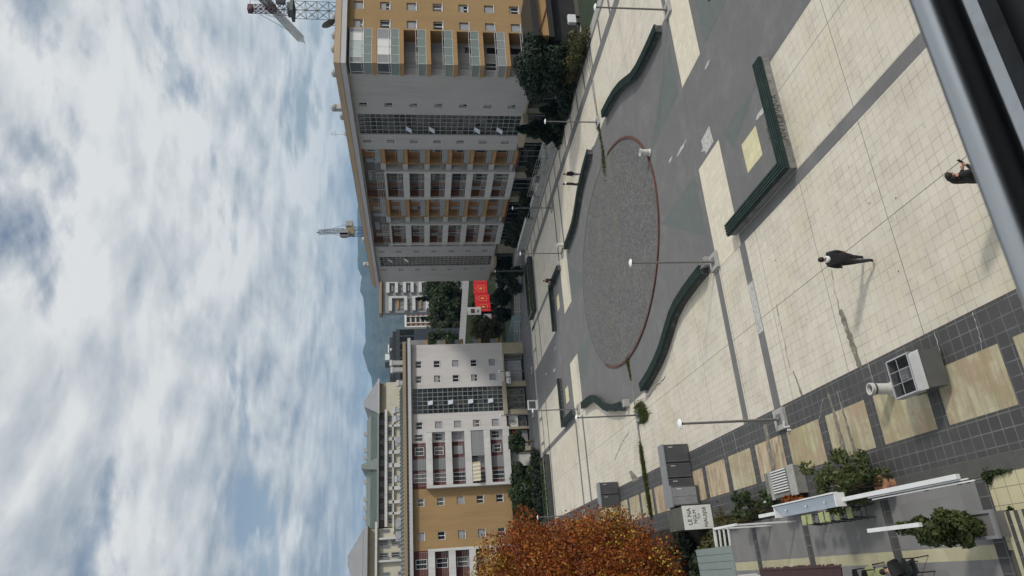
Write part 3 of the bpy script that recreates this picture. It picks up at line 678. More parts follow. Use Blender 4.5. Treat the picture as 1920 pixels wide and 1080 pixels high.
# the ochre end with its corner loggias
eb = MB()
e1 = winset(FE, LB, 50.45, .95, .9, wz, (.2, 1, .55, .1, .85, .6, .9)); e2 = winset(FE, LB, 48.25, .95, .9, wz, (1, 1, 1, .1, .9, .1, .7))
FE.wall(eb, 47.6, 62, 3.5, TOP, e1 + e2 + [(u - .45, u + .45, z, z + .9) for u in (55.5, 58.5) for z in wz])
eb.face([(47.6, 51.2, 3.5), (47.6, 52.75, 3.5), (47.6, 52.75, TOP), (47.6, 51.2, TOP)])
eb.face([(62, 51.2, 3.5), (62, 101.2, 3.5), (62, 101.2, TOP), (62, 51.2, TOP)])
eb.build('end_wall', M['yellow_wall'], LB)
for u in (55.5, 58.5):
    for i, z in enumerate(wz): window(FE, LB, u - .45, u + .45, z, z + .9, shut=rw.choice((0, 1, .5)))
FL = Fac('y', 52.75); lw = MB(); FL.wall(lw, 43.7, 47.6, 3.4, TOP, ()); lw.build('loggia_wall', M['white_wall'], LB)
for k in range(7):
    z = Z0 + FS*k; ls = MB(); ls.box(43.55, 47.62, 51.05, 52.73, z - .2, z + .2); ls.build('loggia_slab', M['orange_slab'], LB)
for k in range(7):
    z = Z0 + FS*k + .2
    g_ = MB(); g_.box(43.62, 47.55, 51.09, 51.12, z + .05, z + .72); g_.box(43.62, 43.65, 51.12, 52.7, z + .05, z + .72)
    g = g_.build('balcony_panel', M['glass_rail'] if k not in (0, 1) else M['glass_dull'], LB)
    r_ = MB()
    for zz in (.03, .76, .95): r_.box(43.58, 47.6, 51.07, 51.10, z + zz - .015, z + zz + .015); r_.box(43.58, 43.61, 51.07, 52.74, z + zz - .015, z + zz + .015)
    for i in range(5): u = 43.6 + i*.99; r_.box(u - .014, u + .014, 51.07, 51.1, z, z + .96)
    r_.build('railing', M['railw'], g)
    if k < 5:
        window(FL, LB, 44.35, 45.3, z + .75, z + 1.85, d=.05, shut=(.3, .1, 1, 1, .9)[k], sill=False); window(FL, LB, 46.3, 47.2, z + .1, z + 1.95, d=.05, shut=(0, .2, .4, 1, .5)[k], sill=False, leaves=1)
    else:
        f_ = MB(); p_ = MB(); us = [43.62, 44.25, 45.2, 46.15, 47.1, 47.55] if k == 6 else [43.62, 44.6, 45.5, 46.4, 47.55]
        zt = z + 2.03
        for u in us: f_.box(u - .03, u + .03, 51.1, 51.16, z + .74, zt)
        f_.box(43.6, 47.57, 51.1, 51.16, z + .74, z + .80); f_.box(43.6, 47.57, 51.1, 51.16, zt - .06, zt)
        f_.box(43.6, 43.66, 51.16, 52.7, z + .74, z + .8); f_.box(43.6, 43.66, 51.16, 52.7, zt - .06, zt); f_.box(43.6, 43.66, 52.3, 52.36, z + .74, zt)
        f = f_.build('balcony_enclosure', M['railw'], LB)
        for i, (a, b_) in enumerate(zip(us, us[1:])):
            q = (4, 2, 2, 3, 4) if k == 6 else (4, 3, 3, 4); p_.box(a + .03, b_ - .03, 51.12, 51.14, z + .8, zt - .06, q[i] - 2)
        p_.box(43.62, 43.64, 51.2, 52.3, z + .8, zt - .06, 3)
        p_.build('pane', [M['pane_light'], M['pane_w'], M['corrug'], M['pane']], f)
# eaves and roof
ev = MB(); ev.box(43.05, 62.6, 50.55, 101.9, 20.45, 20.93); ev.build('eave', M['eave'], LB)
rb = MB(); rb.hexa([(43.0, 50.5, 20.95), (62.7, 50.5, 20.95), (62.7, 101.95, 20.95), (43.0, 101.95, 20.95)], [(43.45, 50.95, 21.55), (62.3, 50.95, 21.55), (62.3, 101.5, 21.55), (43.45, 101.5, 21.55)])
rb.hexa([(43.45, 50.95, 21.56), (62.3, 50.95, 21.56), (62.3, 101.5, 21.56), (43.45, 101.5, 21.56)], [(51, 56, 22.0), (54, 56, 22.0), (54, 97, 22.0), (51, 97, 22.0)])
rf = rb.build('roof', M['roof_brown'], LB)
def chimney(x, y, h, parent, r=.34, capz=.45):
    c = MB(); z = 21.4; c.box(x - r*.8, x + r*.8, y - r*.8, y + r*.8, z, z + h); c.lathe((x, y, z + h), [(r*1.05, 0), (r*1.15, .1), (r*1.15, capz - .12), (r*.9, capz), (r*.3, capz + .1)], 12); return c.build('chimney', M['chim'], parent)
for (x, y, h) in ((45.2, 59.8, .95), (45.0, 54.3, .25), (46.2, 52.4, .1), (47.8, 52.4, .1), (50.3, 52.6, .1), (45.5, 90.0, .25), (45.3, 98.0, .75), (45.2, 61.2, .25), (45.4, 64.4, .1), (45.6, 70.2, .0), (45.6, 78.6, .0)): chimney(x, y, h, rf)
# ground floor and terrace
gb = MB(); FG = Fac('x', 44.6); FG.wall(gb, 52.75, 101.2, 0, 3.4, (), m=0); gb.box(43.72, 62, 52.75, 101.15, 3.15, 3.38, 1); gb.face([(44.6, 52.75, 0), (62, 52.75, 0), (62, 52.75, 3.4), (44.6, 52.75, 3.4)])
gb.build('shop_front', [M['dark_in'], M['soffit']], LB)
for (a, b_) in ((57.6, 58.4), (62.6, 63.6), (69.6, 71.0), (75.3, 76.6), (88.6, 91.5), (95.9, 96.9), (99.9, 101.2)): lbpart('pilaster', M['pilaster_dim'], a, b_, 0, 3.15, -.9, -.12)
for q in ((58.3, 62.5, 3.0, 3.55, 0, 1.25), (92.0, 95.6, 3.05, 3.5, 0, 1.1), (52.8, 58.2, 3.2, 3.42, 0, .12)): lbpart('canopy', M['beige_stone'], *q)
for q in ((64.9, 68, 2.9, 3.12, -.2, .25), (75.4, 81.7, 2.9, 3.12, -.2, .2)): lbpart('red_canopy', M['red_wall'], *q)
for (a, b_, z0, z1, l) in ((53.5, 56.8, .9, 2.9, 3), (58.6, 62.3, .9, 2.85, 4), (63.8, 69.3, .8, 2.8, 5), (71.2, 75.1, .8, 2.9, 4), (76.8, 82, .9, 2.8, 4), (83, 88.4, .9, 2.8, 5), (91.7, 95.7, .7, 2.8, 4), (97, 99.8, .8, 2.7, 2)):
    window(FX, LB, a, b_, z0 - .6, z1, d=-.7, leaves=l, frame=M['mullion'], sill=False, fw=.07)
gw = MB(); gw.box(40.9, 43.6, 62.5, 70.2, 0, .75); gw.box(40.9, 44.6, 52.8, 62.5, 0, .45); gw.box(41.3, 44.6, 70.2, 76.0, 0, .5); gw.box(42.2, 44.6, 76, 101.2, 0, .35)
gw.build('front_terrace', M['concrete'], LB)
for (y0, y1, zt) in ((70.6, 73.0, .8), (76.2, 84.6, .95)):
    w_ = MB(); w_.box(41.0, 41.35, y0, y1, 0, zt, 0); w_.box(40.95, 41.42, y0 - .05, y1 + .05, zt, zt + .09, 1)
    tag(recenter(w_.build('garden_wall', [M['concrete'], M['white_paint']])), 'low grey wall with white coping at the foot of the long block, ' + ('short one by the ramp' if y0 < 75 else 'long one under the dark shrubs'), 'wall')
def fence(name, label, pts, h, n, mat, cat='railing', r=.02, z0=0.0, post=1.3):
    b = MB()
    for (p, q) in zip(pts, pts[1:]):
        for i in range(n): z = z0 + h*(i + 1)/n; b.tube((*p, z), (*q, z), r, 5)
        L = math.hypot(q[0] - p[0], q[1] - p[1]); k = max(1, round(L/post))
        for i in range(k + 1): t = i/k; x, y = p[0] + (q[0] - p[0])*t, p[1] + (q[1] - p[1])*t; b.tube((x, y, z0), (x, y, z0 + h), r*1.2, 5)
    return tag(recenter(b.build(name, mat)), label, cat)
fence('railing', 'white metal railing on the block terrace beside the cypress', [(41.2, 58.6), (41.2, 62.4)], .95, 4, M['railw'], z0=.45)
fence('railing', 'grey ramp railing in front of the shop terrace by the long block', [(40.95, 62.6), (40.95, 70.2)], .9, 4, M['rail'], z0=.75)
fence('railing', 'long grey steps railing beside the shop doors of the long block', [(40.7, 70.4), (40.7, 75.6)], 1.0, 3, M['rail'])
fence('railing', 'tall thin grey railing at the far corner of the plaza', [(41.2, 86.5), (36.0, 91.2), (31.2, 94.2)], 1.0, 4, M['railw'])
w_ = MB(); w_.box(41.0, 41.3, 66.4, 67.3, .1, 1.15, 0); w_.box(40.97, 41.0, 67.4, 69.3, .1, .9, 1)
tag(recenter(w_.build('notice_board', [M['kiosk'], M['graf_white']])), 'dark box with a pale scribbled panel against the shop terrace wall', 'cabinet')
# ------------------------------------------------------------------ the lower block on the left of the plaza
SB = thing('apartment_block', 'five storey block with ochre wall, pale balcony grid and glazed stair', 'apartment building', (14, 100, 0))
FY = Fac('y', 93.0); FZ = 2.53; B0 = 3.35
wz2 = [4.1 + FZ*k for k in range(5)]
wb = MB()
a1 = winset(FY, SB, 27.8, .95, .85, wz2, (1, .0, 1, .1, 0)); a2 = winset(FY, SB, 25.7, .95, .85, wz2, (1, .6, .1, .7, .1))
FY.wall(wb, 24.5, 30.6, 3.0, 15.6, a1 + a2)
FY.wall(wb, 20.85, 24.5, 3.0, 15.6, [(20.95, 24.4, 3.3, 15.5)], .3)
a3 = winset(FY, SB, 19.4, .95, .9, wz2, (1, .4, 1, 1, .1)); FY.wall(wb, 18.6, 20.85, 3.0, 15.6, a3)
wb.face([(30.6, 93, 3), (30.6, 106, 3), (30.6, 106, 15.6), (30.6, 93, 15.6)])
FY.wall(wb, 17.1, 18.6, 3.0, 15.6, ())
wb.build('wall', M['pink_wall'], SB)
curtain(FY, SB, 20.95, 24.4, 3.3, 15.5, 6, 18, [(2, 2), (2, 6), (2, 10), (2, 14)], seed=7)
for (a, b_) in ((15.0, 17.1), (11.25, 13.6), (-4.0, 3.85)): rb = MB(); FY.wall(rb, a, b_, 3.0, 15.6, ()); rb.build('red_wall', M['red_wall'], SB)
cb_ = MB(); 
for i in range(12): cb_.box(13.6 + i*.117, 13.6 + i*.117 + .09, 92.93, 93.0, 3, 15.6)
FY.wall(cb_, 13.6, 15.0, 3.0, 15.6, ()); cb_.build('corrugated_panel', M['corrug'], SB)
yb = MB()
a4 = winset(FY, SB, 9.6, .95, .9, wz2, (0, .1, 1, .0, 0)); a5 = winset(FY, SB, 5.5, .95, .9, wz2, (0, .8, .8, .0, .9))
FY.wall(yb, 3.85, 11.25, 3.0, 15.6, a4 + a5); yb.build('ochre_wall', M['yellow_wall'], SB)
sm = MB(); FY.box(sm, 7.58, 7.62, 3.0, 15.6, -.01, .004); sm.build('wall_joint', M['roof_olive'], SB)
def grid_frame(u0, u1, nb, closed=(), awn=()):
    f = MB(); FY.box(f, u0, u0 + .32, 2.85, 13.85, 0, .95); FY.box(f, u1 - .32, u1, 2.85, 13.85, 0, .95)
    for k in range(5):
        z = B0 + FZ*k; FY.box(f, u0 + .32, u1 - .32, z - .45, z + (.40 if k < 4 else .38), 0, .92)
    f.build('balcony_grid', M['frame_white'], SB)
    for k in range(5):
        r = MB(); z = B0 + FZ*k + (.40 if k < 4 else .38)
        rails(r, FY, u0 + .32, u1 - .32, z, .85, 4 if k < 4 else 5, .2, .010, 1.6); r.build('railing', M['rail'], SB)
grid_frame(11.2, 18.6, 5); grid_frame(-4.5, 3.95, 5)
for k in range(5):
    z = B0 + FZ*k
    for (u, w, h, zo, s) in ((17.8, .95, 1.1, .75, (0, 1, 1, .2, .1)[k]), (16.0, 1.05, 1.2, .62, (.3, .2, 1, 0, .1)[k]), (12.6, 1.1, 1.9, .1, (0, .2, 0, .1, 0)[k]), (2.3, 1.1, 1.4, .5, 0), (-.6, 1.2, 1.8, .1, .4)):
        window(FY, SB, u - w/2, u + w/2, z + zo, z + zo + h, d=.06, shut=s, sill=False)
cp = MB(); FY.box(cp, 15.0, 18.28, B0 + FZ + .42, B0 + 2*FZ - .46, .80, .84); cp.build('balcony_screen', M['corrug'], SB)
aw = MB(); zt = B0 + 2*FZ - .5
for i in range(10): u = 11.75 + i*.24; aw.hexa([FY.P(u, zt - 1.0, 1.55), FY.P(u + .24, zt - 1.0, 1.55), FY.P(u + .24, zt - .95, 1.58), FY.P(u, zt - .95, 1.58)], [FY.P(u, zt - .04, .96), FY.P(u + .24, zt - .04, .96), FY.P(u + .24, zt, .98), FY.P(u, zt, .98)], i % 2)
aw.build('awning', [M['cream_wall'], M['beige_stone']], SB)
ev = MB(); ev.box(-6, 31.4, 92.2, 107, 15.65, 16.05); ev.build('eave', M['eave'], SB)
rf = MB(); rf.box(-6, 31.0, 92.5, 106.5, 16.05, 16.32, 1); rf.box(-6, 30.9, 92.3, 106.6, 16.32, 16.74, 0)
rf.hexa([(-6, 93.0, 16.75), (25.5, 93.0, 16.75), (25.5, 106, 16.75), (-6, 106, 16.75)], [(-6, 96.5, 17.25), (25.2, 96.5, 17.25), (25.2, 103, 17.25), (-6, 103, 17.25)], 2)
for i in range(64):
    u = -6 + i*.49
    rf.hexa([(u, 92.96, 16.76), (u + .1, 92.96, 16.76), (u + .1, 96.5, 17.26), (u, 96.5, 17.26)], [(u, 92.96, 16.86), (u + .1, 92.96, 16.86), (u + .1, 96.5, 17.36), (u, 96.5, 17.36)], 3)
    rf.box(u, u + .08, 92.24, 92.31, 16.04, 16.33, 3)
rfo = rf.build('roof', [M['roof_brown'], M['green_dark'], M['green_roof'], M['green_dark']], SB)
for (x, y, h) in ((29.0, 96, 1.3), (28.0, 96, 1.2), (22.5, 97, .9), (21.3, 97, .8), (13.2, 97, .7), (26.2, 96.5, .4)):
    c = MB(); c.box(x - .3, x + .3, y - .3, y + .3, 16.7, 16.9 + h); c.tube((x - .42, y, 17.05 + h), (x + .42, y, 17.05 + h), .3, 12); c.build('chimney', M['chim'], rfo)
for x in (18.0, 7.4, 5.9):
    c = MB(); c.box(x - .6, x + .6, 95.6, 96.2, 17.0, 17.9); c.tube((x, 95.58, 17.5), (x, 95.5, 17.5), .35, 12); c.build('roof_unit', M['chim'], rfo)
# balconies at its far end
for k in range(5):
    eb = MB(); er = MB(); z = B0 + FZ*k; eb.box(30.62, 32.0, 95.0, 100.5, z - .18, z + .22)
    for i in range(4): er.box(31.93, 31.96, 95.0, 100.5, z + .35 + i*.2, z + .38 + i*.2); er.box(30.65, 31.96, 95.0, 95.03, z + .35 + i*.2, z + .38 + i*.2)
    er.box(30.65, 31.9, 95.04, 95.06, z + .25, z + .95)
    q = eb.build('end_balcony', M['orange_slab'], SB); er.build('railing', M['glass_dull'], q)
ee = MB(); ee.box(30.62, 32.0, 95.0, 95.1, B0 + 4*FZ + .22, 15.6); ee.build('balcony_enclosure', M['corrug'], SB)
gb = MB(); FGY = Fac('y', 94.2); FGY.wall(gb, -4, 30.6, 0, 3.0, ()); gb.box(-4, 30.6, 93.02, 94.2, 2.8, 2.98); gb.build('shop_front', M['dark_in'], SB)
def sbpart(name, mat, *args):
    b = MB(); FY.box(b, *args); return b.build(name, mat, SB)
for (a, b_) in ((29.0, 30.6), (24.3, 25.0), (20.4, 21.1), (18.4, 18.7), (15.5, 16.1), (11.0, 11.4)): sbpart('pilaster', M['beige_stone'], a, b_, 0, 2.8, -.9, .0)
sbpart('canopy', M['beige_stone'], 20.4, 24.9, 2.8, 3.3, 0, .45); sbpart('canopy', M['beige_stone'], 24.9, 30.6, 2.8, 3.0, 0, .06)
sh = MB(); FY.box(sh, 25.1, 28.2, .3, 2.6, -.95, -.85, 0)
for i in range(6): FY.box(sh, 25.2 + i*.5, 25.3 + i*.5, .3, 2.6, -.85, -.8, 1)
sh.build('shop_shutter', [M['shutter'], M['mullion']], SB)
sbpart('shop_counter', M['corrug'], 16.2, 18.3, .2, 1.5, -.6, -.5); sbpart('shop_sign', M['graf_white'], 18.75, 20.35, 1.4, 2.7, -.5, -.4); sbpart('red_sign', M['red_board'], 16.3, 18.2, 1.9, 2.3, -.5, -.4); sbpart('white_board', M['graf_white'], 13.6, 15.4, .0, 2.7, -.5, -.4)
for (a, b_, l) in ((21.3, 24.1, 3), (28.3, 29.0, 1), (16.2, 20.2, 3)): window(FY, SB, a, b_, .2, 2.6, d=-.7, leaves=l, frame=M['mullion'], sill=False, fw=.07)
au = MB()
for dx in (0, .95): au.box(25.0 + dx - .4, 25.0 + dx + .4, 92.55, 92.9, 2.1, 2.7); au.lathe((25.0 + dx, 92.5, 2.4), [(.24, -.01), (.24, .01)], 12)
tag(recenter(au.build('air_conditioner', M['white_paint'])), 'pair of white air conditioning units over a shop by the glazed stair', 'air conditioner')
# round emblem on the shop sign
em = MB()
def ring(mb, F, u, z, r, d, w=.05, m=0, n=28):
    for i in range(n):
        a, b_ = 2*math.pi*i/n, 2*math.pi*(i + 1)/n
        mb.face([F.P(u + r*math.cos(a), z + r*math.sin(a), d), F.P(u + r*math.cos(b_), z + r*math.sin(b_), d), F.P(u + (r - w)*math.cos(b_), z + (r - w)*math.sin(b_), d), F.P(u + (r - w)*math.cos(a), z + (r - w)*math.sin(a), d)], m)
ring(em, FY, 19.5, 2.05, .42, -.395, .07); ring(em, FY, 19.5, 2.0, .2, -.395, .1); FY.box(em, 19.4, 19.6, 2.15, 2.32, -.4, -.395)
em.build('shop_emblem', M['ink'], SB)
# ------------------------------------------------------------------ buildings far behind
def simple_windows(F, root, us, zs, w, h, d=.01, frame=None, pane=None):
    for u in us:
        for z in zs: window(F, root, u - w/2, u + w/2, z, z + h, d=d + .06, sill=False, frame=frame or M['mullion'], pane=pane, fw=.09)
B = thing('building', 'row of old pale houses under a green copper mansard roof behind the low block', 'building', (18, 132, 0))
F = Fac('y', 125.0); b = MB(); F.wall(b, 9.3, 34.2, 0, 20.5, ()); b.box(9.3, 34.2, 125.02, 140, 0, 20.4); b.build('wall', M['cream_wall'], B)
b = MB(); b.box(9.4, 28.9, 126.0, 139, 20.4, 21.9); b.build('top_storey', M['soffit'], B)
simple_windows(Fac('y', 125.98), B, [11 + 1.8*i for i in range(10)], [20.65], .9, 1.0, frame=M['corrug'])
b = MB()
for (a, c) in ((19.0, 19.7), (21.3, 21.9), (23.6, 24.2), (26.0, 26.4), (13.0, 13.5), (11.2, 11.6), (15.2, 15.8)): F.box(b, a, c, 0, 20.4, .02, .5)
F.box(b, 9.3, 29.1, 20.3, 20.75, .02, .8); F.box(b, 9.3, 29.1, 19.2, 19.45, .02, .5); b.build('balcony_grid', M['frame_white'], B)
simple_windows(F, B, [10.3, 12.2, 14.3, 16.8, 17.9, 20.4, 22.7, 25.1, 27.6], [17.4, 19.5], .9, .7)
b = MB(); b.hexa([(9.2, 124.6, 21.85), (29.4, 124.6, 21.85), (29.4, 140, 21.85), (9.2, 140, 21.85)], [(9.4, 126.6, 23.3), (29.0, 126.6, 23.3), (29.0, 138, 23.3), (9.4, 138, 23.3)], 0)
b.hexa([(9.4, 127.2, 23.31), (29.2, 127.2, 23.31), (29.2, 138, 23.31), (9.4, 138, 23.31)], [(9.8, 131, 24.35), (28.6, 131, 24.35), (28.6, 134, 24.35), (9.8, 134, 24.35)], 1)
b.box(9.2, 29.4, 124.5, 124.9, 21.75, 22.05, 2)
r_ = b.build('roof', [M['green_dark'], M['green_roof'], M['corrug']], B)
for x in (11.5, 13.0, 14.6, 17.6, 19.7, 21.9, 23.2, 26.2): 
    c = MB(); c.box(x - .35, x + .35, 130.4, 131.2, 23.6, 24.75); c.build('chimney', M['chim'], r_)
b = MB(); b.hexa([(28.6, 124.6, 22.0), (34.6, 124.6, 22.0), (34.6, 139, 22.0), (28.6, 139, 22.0)], [(30.5, 127.5, 24.6), (31.6, 127.5, 24.6), (31.6, 137, 24.6), (30.5, 137, 24.6)], 0); b.box(28.4, 34.8, 124.4, 139, 21.7, 22.0, 1); b.box(28.9, 34.2, 125.6, 139, 20.4, 21.7, 2)
b.build('gable_roof', [M['grey_roof'], M['eave'], M['beige_stone'], M['green_roof']], B); b = MB(); b.hexa([(18.7, 124.5, 21.9), (20.8, 124.5, 21.9), (20.8, 139, 21.9), (18.7, 139, 21.9)], [(19.4, 127, 24.9), (20.1, 127, 24.9), (20.1, 137, 24.9), (19.4, 137, 24.9)], 3)
b.build('gable_roof', [M['grey_roof'], M['eave'], M['beige_stone'], M['green_roof']], B)
B = thing('building', 'cream building with a steep grey hipped roof at the left edge behind the low block', 'building', (2, 122, 0))
F = Fac('y', 118.0); b = MB(); b.box(-8, 8.6, 118.02, 130, 0, 21.6); b.box(-8, 8.7, 118.6, 130, 21.8, 23.0, 1); b.build('wall', [M['cream_wall'], M['beige_stone']], B)
b = MB(); F.box(b, -8, 9.6, 21.5, 21.85, .02, .9); F.box(b, 6.9, 7.2, 15, 21.5, .02, .6); F.box(b, 3.6, 3.9, 15, 21.5, .02, .6); F.box(b, 7.9, 9.5, 18.9, 19.15, .02, .8); F.box(b, .2, 1.6, 19.0, 19.3, .02, .8); b.build('cornice', M['frame_white'], B)
simple_windows(F, B, [6.4, 4.6], [19.9, 18.1], .8, 1.3); simple_windows(F, B, [5.9, 4.1, 1.9, .6, 8.2], [19.6, 17.2], .5, 1.2)
b = MB(); b.hexa([(-8, 117.3, 23.0), (9.2, 117.3, 23.0), (9.2, 130, 23.0), (-8, 130, 23.0)], [(-8, 118.0, 23.7), (8.7, 118.0, 23.7), (8.7, 129, 23.7), (-8, 129, 23.7)], 1)
b.hexa([(-3, 118.2, 23.75), (8.6, 118.2, 23.75), (8.6, 129, 23.75), (-3, 129, 23.75)], [(3.6, 121, 26.35), (5.0, 121, 26.35), (5.0, 126, 26.35), (3.6, 126, 26.35)], 0); b.build('roof', [M['grey_roof'], M['corrug']], B)
B = thing('building', 'low dark navy clad modern building with white roof units', 'building', (41, 134, 0))
b = MB(); b.box(34.8, 46.1, 130, 142, 0, 18.9, 0); b.box(36.0, 45.9, 130.6, 141, 18.9, 19.6, 1); b.box(37, 45.0, 131.4, 140, 19.6, 20.2, 0); b.build('wall', [M['navy_clad'], M['black_metal']], B)
b = MB(); b.box(40.6, 41.8, 132, 133, 20.2, 21.1, 0); b.box(39.3, 40.2, 132, 133, 20.2, 21.1, 1); b.box(41.9, 43.6, 131.6, 132.4, 20.3, 20.55, 0); b.lathe((42.3, 130.9, 19.7), [(.2, 0), (.3, .2), (.1, .4)], 10, 0); b.build('roof_unit', [M['white_paint'], M['black_metal']], B)
b = MB()
for i in range(7): b.box(36.2 + i*1.45, 37.3 + i*1.45, 129.95, 129.99, 15.5, 18.2)
b.build('window_band', M['pane'], B)
B = thing('apartment_block', 'pale apartment block with white C-shaped balcony frames beyond the trees', 'apartment building', (68, 168, 0))
F = Fac('y', 160.0); b = MB(); b.box(61.0, 84, 160.02, 161.6, 0, 23.2); b.box(72.0, 84, 161.6, 176, 0, 23.2); b.build('wall', M['corrug'], B)
b = MB(); b.hexa([(60.7, 159.2, 23.3), (84, 159.2, 23.3), (84, 177, 23.3), (71, 177, 23.3), (60.7, 162.4, 23.3)], [(60.7, 159.2, 23.9), (84, 159.2, 23.9), (84, 177, 23.9), (71, 177, 23.9), (60.7, 162.4, 23.9)]); b.build('roof', M['roof_brown'], B)
for (a, c, zz) in ((61.3, 65.0, ((21.6, 17.2), (16.0, 12.0))), (66.0, 69.0, ((22.2, 19.4), (18.2, 15.6), (14.4, 11.6))), (70.2, 75, ((22.2, 19.4), (18.2, 15.6), (14.4, 11.6)))):
    for (zt, zb) in zz:
        b = MB(); F.box(b, a, c, zt - .75, zt, .02, .8); F.box(b, a, c, zb, zb + .75, .02, .8); F.box(b, c - .45, c, zb + .75, zt - .75, .02, .8); b.build('balcony_frame', M['frame_white'], B)
        b = MB(); F.box(b, a + .5, c - .5, (zt + zb)/2 - .2, (zt + zb)/2 + .3, .02, .3); b.build('balcony_slab', M['orange_slab'] if zt - zb > 3.5 else M['corrug'], B)
simple_windows(F, B, [61.9, 63.2, 64.4, 66.7, 68.0, 69.5, 71.2, 73], [20.4, 18.0, 15.6, 13.2, 10.8, 8.4], .75, 1.3)
B = thing('tower_block', 'slim cream tower with ochre side strips and a dark middle', 'apartment building', (96, 268, 0))
F = Fac('y', 260.0); b = MB(); b.box(93.0, 99.0, 260.02, 276, 0, 19.9, 0); b.build('wall', M['cream_wall'], B)
b = MB()
for k in range(6):
    z = 8.6 + 1.9*k
    for (a, c) in ((93.5, 94.4), (97.6, 98.6)): F.box(b, a, c, z, z + .85, .02, .12, 0)
    for (a, c) in ((93.4, 94.5), (97.5, 98.7)): F.box(b, a, c, z + .95, z + 1.8, .02, .14, 2)
    F.box(b, 94.9, 97.2, z, z + 1.25, .02, .1, 1)
b.build('window_strip', [M['red_wall'], M['dark_in'], M['yellow_wall']], B)
b = MB(); F.box(b, 92.9, 99.1, 19.3, 20.1, .02, .5); F.box(b, 98.75, 99.1, 5, 19.3, .02, .4); F.box(b, 92.9, 93.3, 5, 19.3, .02, .4); F.box(b, 94.55, 94.8, 5, 19.3, .02, .4); F.box(b, 97.25, 97.45, 5, 19.3, .02, .4); b.build('pale_frame', M['white_paint'], B)
# ------------------------------------------------------------------ tower cranes
def lattice(mb, p, q, w, n, r=.05, up=Vector((0, 0, 1)), tri=False):
    p = Vector(p); q = Vector(q); d = (q - p).normalized(); s = d.cross(up)
    if s.length < .1: s = Vector((1, 0, 0))
    s.normalize(); t = s.cross(d).normalized()
    cs_ = [s*w/2 - t*w/2, -s*w/2 - t*w/2, -s*w/2 + t*w/2, s*w/2 + t*w/2] if not tri else [s*w/2 - t*w/3, -s*w/2 - t*w/3, t*w*.6]
    for c in cs_: mb.tube(p + c, q + c, r, 4)
    m = len(cs_)
    for i in range(n):
        a = p + (q - p)*i/n; b_ = p + (q - p)*(i + 1)/n
        for k in range(m):
            c0, c1 = cs_[k], cs_[(k + 1) % m]
            mb.tube(a + c0, b_ + c1, r*.6, 4, cap=False); mb.tube(a + c1, b_ + c0, r*.6, 4, cap=False); mb.tube(a + c0, a + c1, r*.6, 4, cap=False)
CR = thing('tower_crane', 'large tower crane with pale lattice jib behind the ochre end of the long block', 'crane', (92, 95, 0))
b = MB(); lattice(b, (92, 95, 0), (92, 95, 34.6), 2.0, 18, .06); b.build('mast', M['crane_dark'], CR)
b = MB(); b.box(90.6, 93.4, 93.6, 96.4, 34.6, 35.1); lattice(b, (92, 95, 35.1), (92, 95, 37.6), 1.4, 2, .08); b.tube((92, 95, 35.1), (92, 95, 35.6), 1.3, 12); b.build('slewing_ring', M['crane_dark'], CR)
b = MB(); b.box(93.0, 94.4, 93.4, 95.0, 36.1, 37.6); b.build('cab', M['crane_white'], CR)
b = MB(); lattice(b, (92.0, 95, 37.6), (91.9, 95, 41.8), 1.0, 5, .07); b.box(91.3, 92.5, 94.5, 95.5, 41.4, 42.2); b.build('apex_tower', M['crane_red'], CR)
J0, J1 = Vector((93.8, 96.5, 39.0)), Vector((83.7, 86, 33.2))
J0 = Vector((95.5, 97.0, 39.9)); J1 = Vector((83.6, 93.0, 32.6))
b = MB(); lattice(b, J0, J1, 1.25, 22, .05, tri=True); b.build('jib', M['crane_white'], CR)
b = MB(); lattice(b, (92.5, 95.5, 38.3), (101, 99, 42.8), 1.2, 10, .08); b.box(98.6, 101.5, 97.6, 99.8, 41.0, 43.2); b.build('counter_jib', M['crane_dark'], CR)
b = MB(); ap = (91.9, 95, 41.9)
for t in (.45, .78): b.tube(ap, tuple(J0 + (J1 - J0)*t + Vector((0, 0, .5))), .045, 4)
b.tube(ap, (100.5, 98.8, 43.2), .045, 4); b.build('tie_bar', M['crane_dark'], CR)
CR = thing('tower_crane', 'small crane with blue mast, ochre cab and thin upright jib over the roof', 'crane', (88.3, 170, 0))
b = MB(); lattice(b, (88.3, 170, 0), (88.3, 170, 31.2), 1.9, 16, .075); b.build('mast', M['crane_blue'], CR)
b = MB(); b.box(87.2, 89.4, 169, 171, 31.2, 31.9); b.box(87.3, 89.2, 169, 171, 31.9, 33.2); b.box(86.9, 88.3, 168.6, 171, 33.2, 34.6); b.build('machine_deck', M['crane_yellow'], CR)
b = MB(); b.box(89.6, 91.1, 169, 171, 31.6, 33.4); b.build('cab', M['crane_white'], CR)
b = MB(); b.box(86.6, 87.2, 168.4, 170, 32.4, 34.8); b.box(86.4, 88.0, 168.4, 168.9, 32.6, 34.8); b.build('counterweight', M['corrug'], CR)
b = MB(); lattice(b, (88.6, 170, 34.0), (88.2, 170, 40.6), 1.0, 8, .05); b.tube((88.2, 170, 40.2), (88.15, 170, 41.0), .12, 5); b.tube((90.5, 170, 33.4), (88.3, 170, 39.6), .05, 4); b.tube((87, 170, 34.6), (88.2, 170, 38.5), .05, 4); b.build('jib', M['crane_dark'], CR)
b = MB()
for i in range(14):
    a0, a1 = math.pi*2*i/14, math.pi*2*(i + 1)/14
    pass
b.lathe((0, 0, 0), [(.05, -.12), (.35, -.05), (.6, .06), (.72, .16), (.70, .17), (.55, .08), (.2, .0)], 18)
dish = b.build('satellite_dish', M['crane_dark']); dish.location = (49.6, 53.0, 22.35); dish.rotation_euler = (math.radians(62), 0, math.radians(70))
ROOT[dish.name] = Vector((0, 0, 0))
b = MB(); b.tube((0, 0, -.1), (0, -.75, -.35), .04, 6); b.build('dish_stand', M['rail'], dish)
tag(dish, 'dark round satellite dish on the roof above the ochre end wall', 'satellite dish')
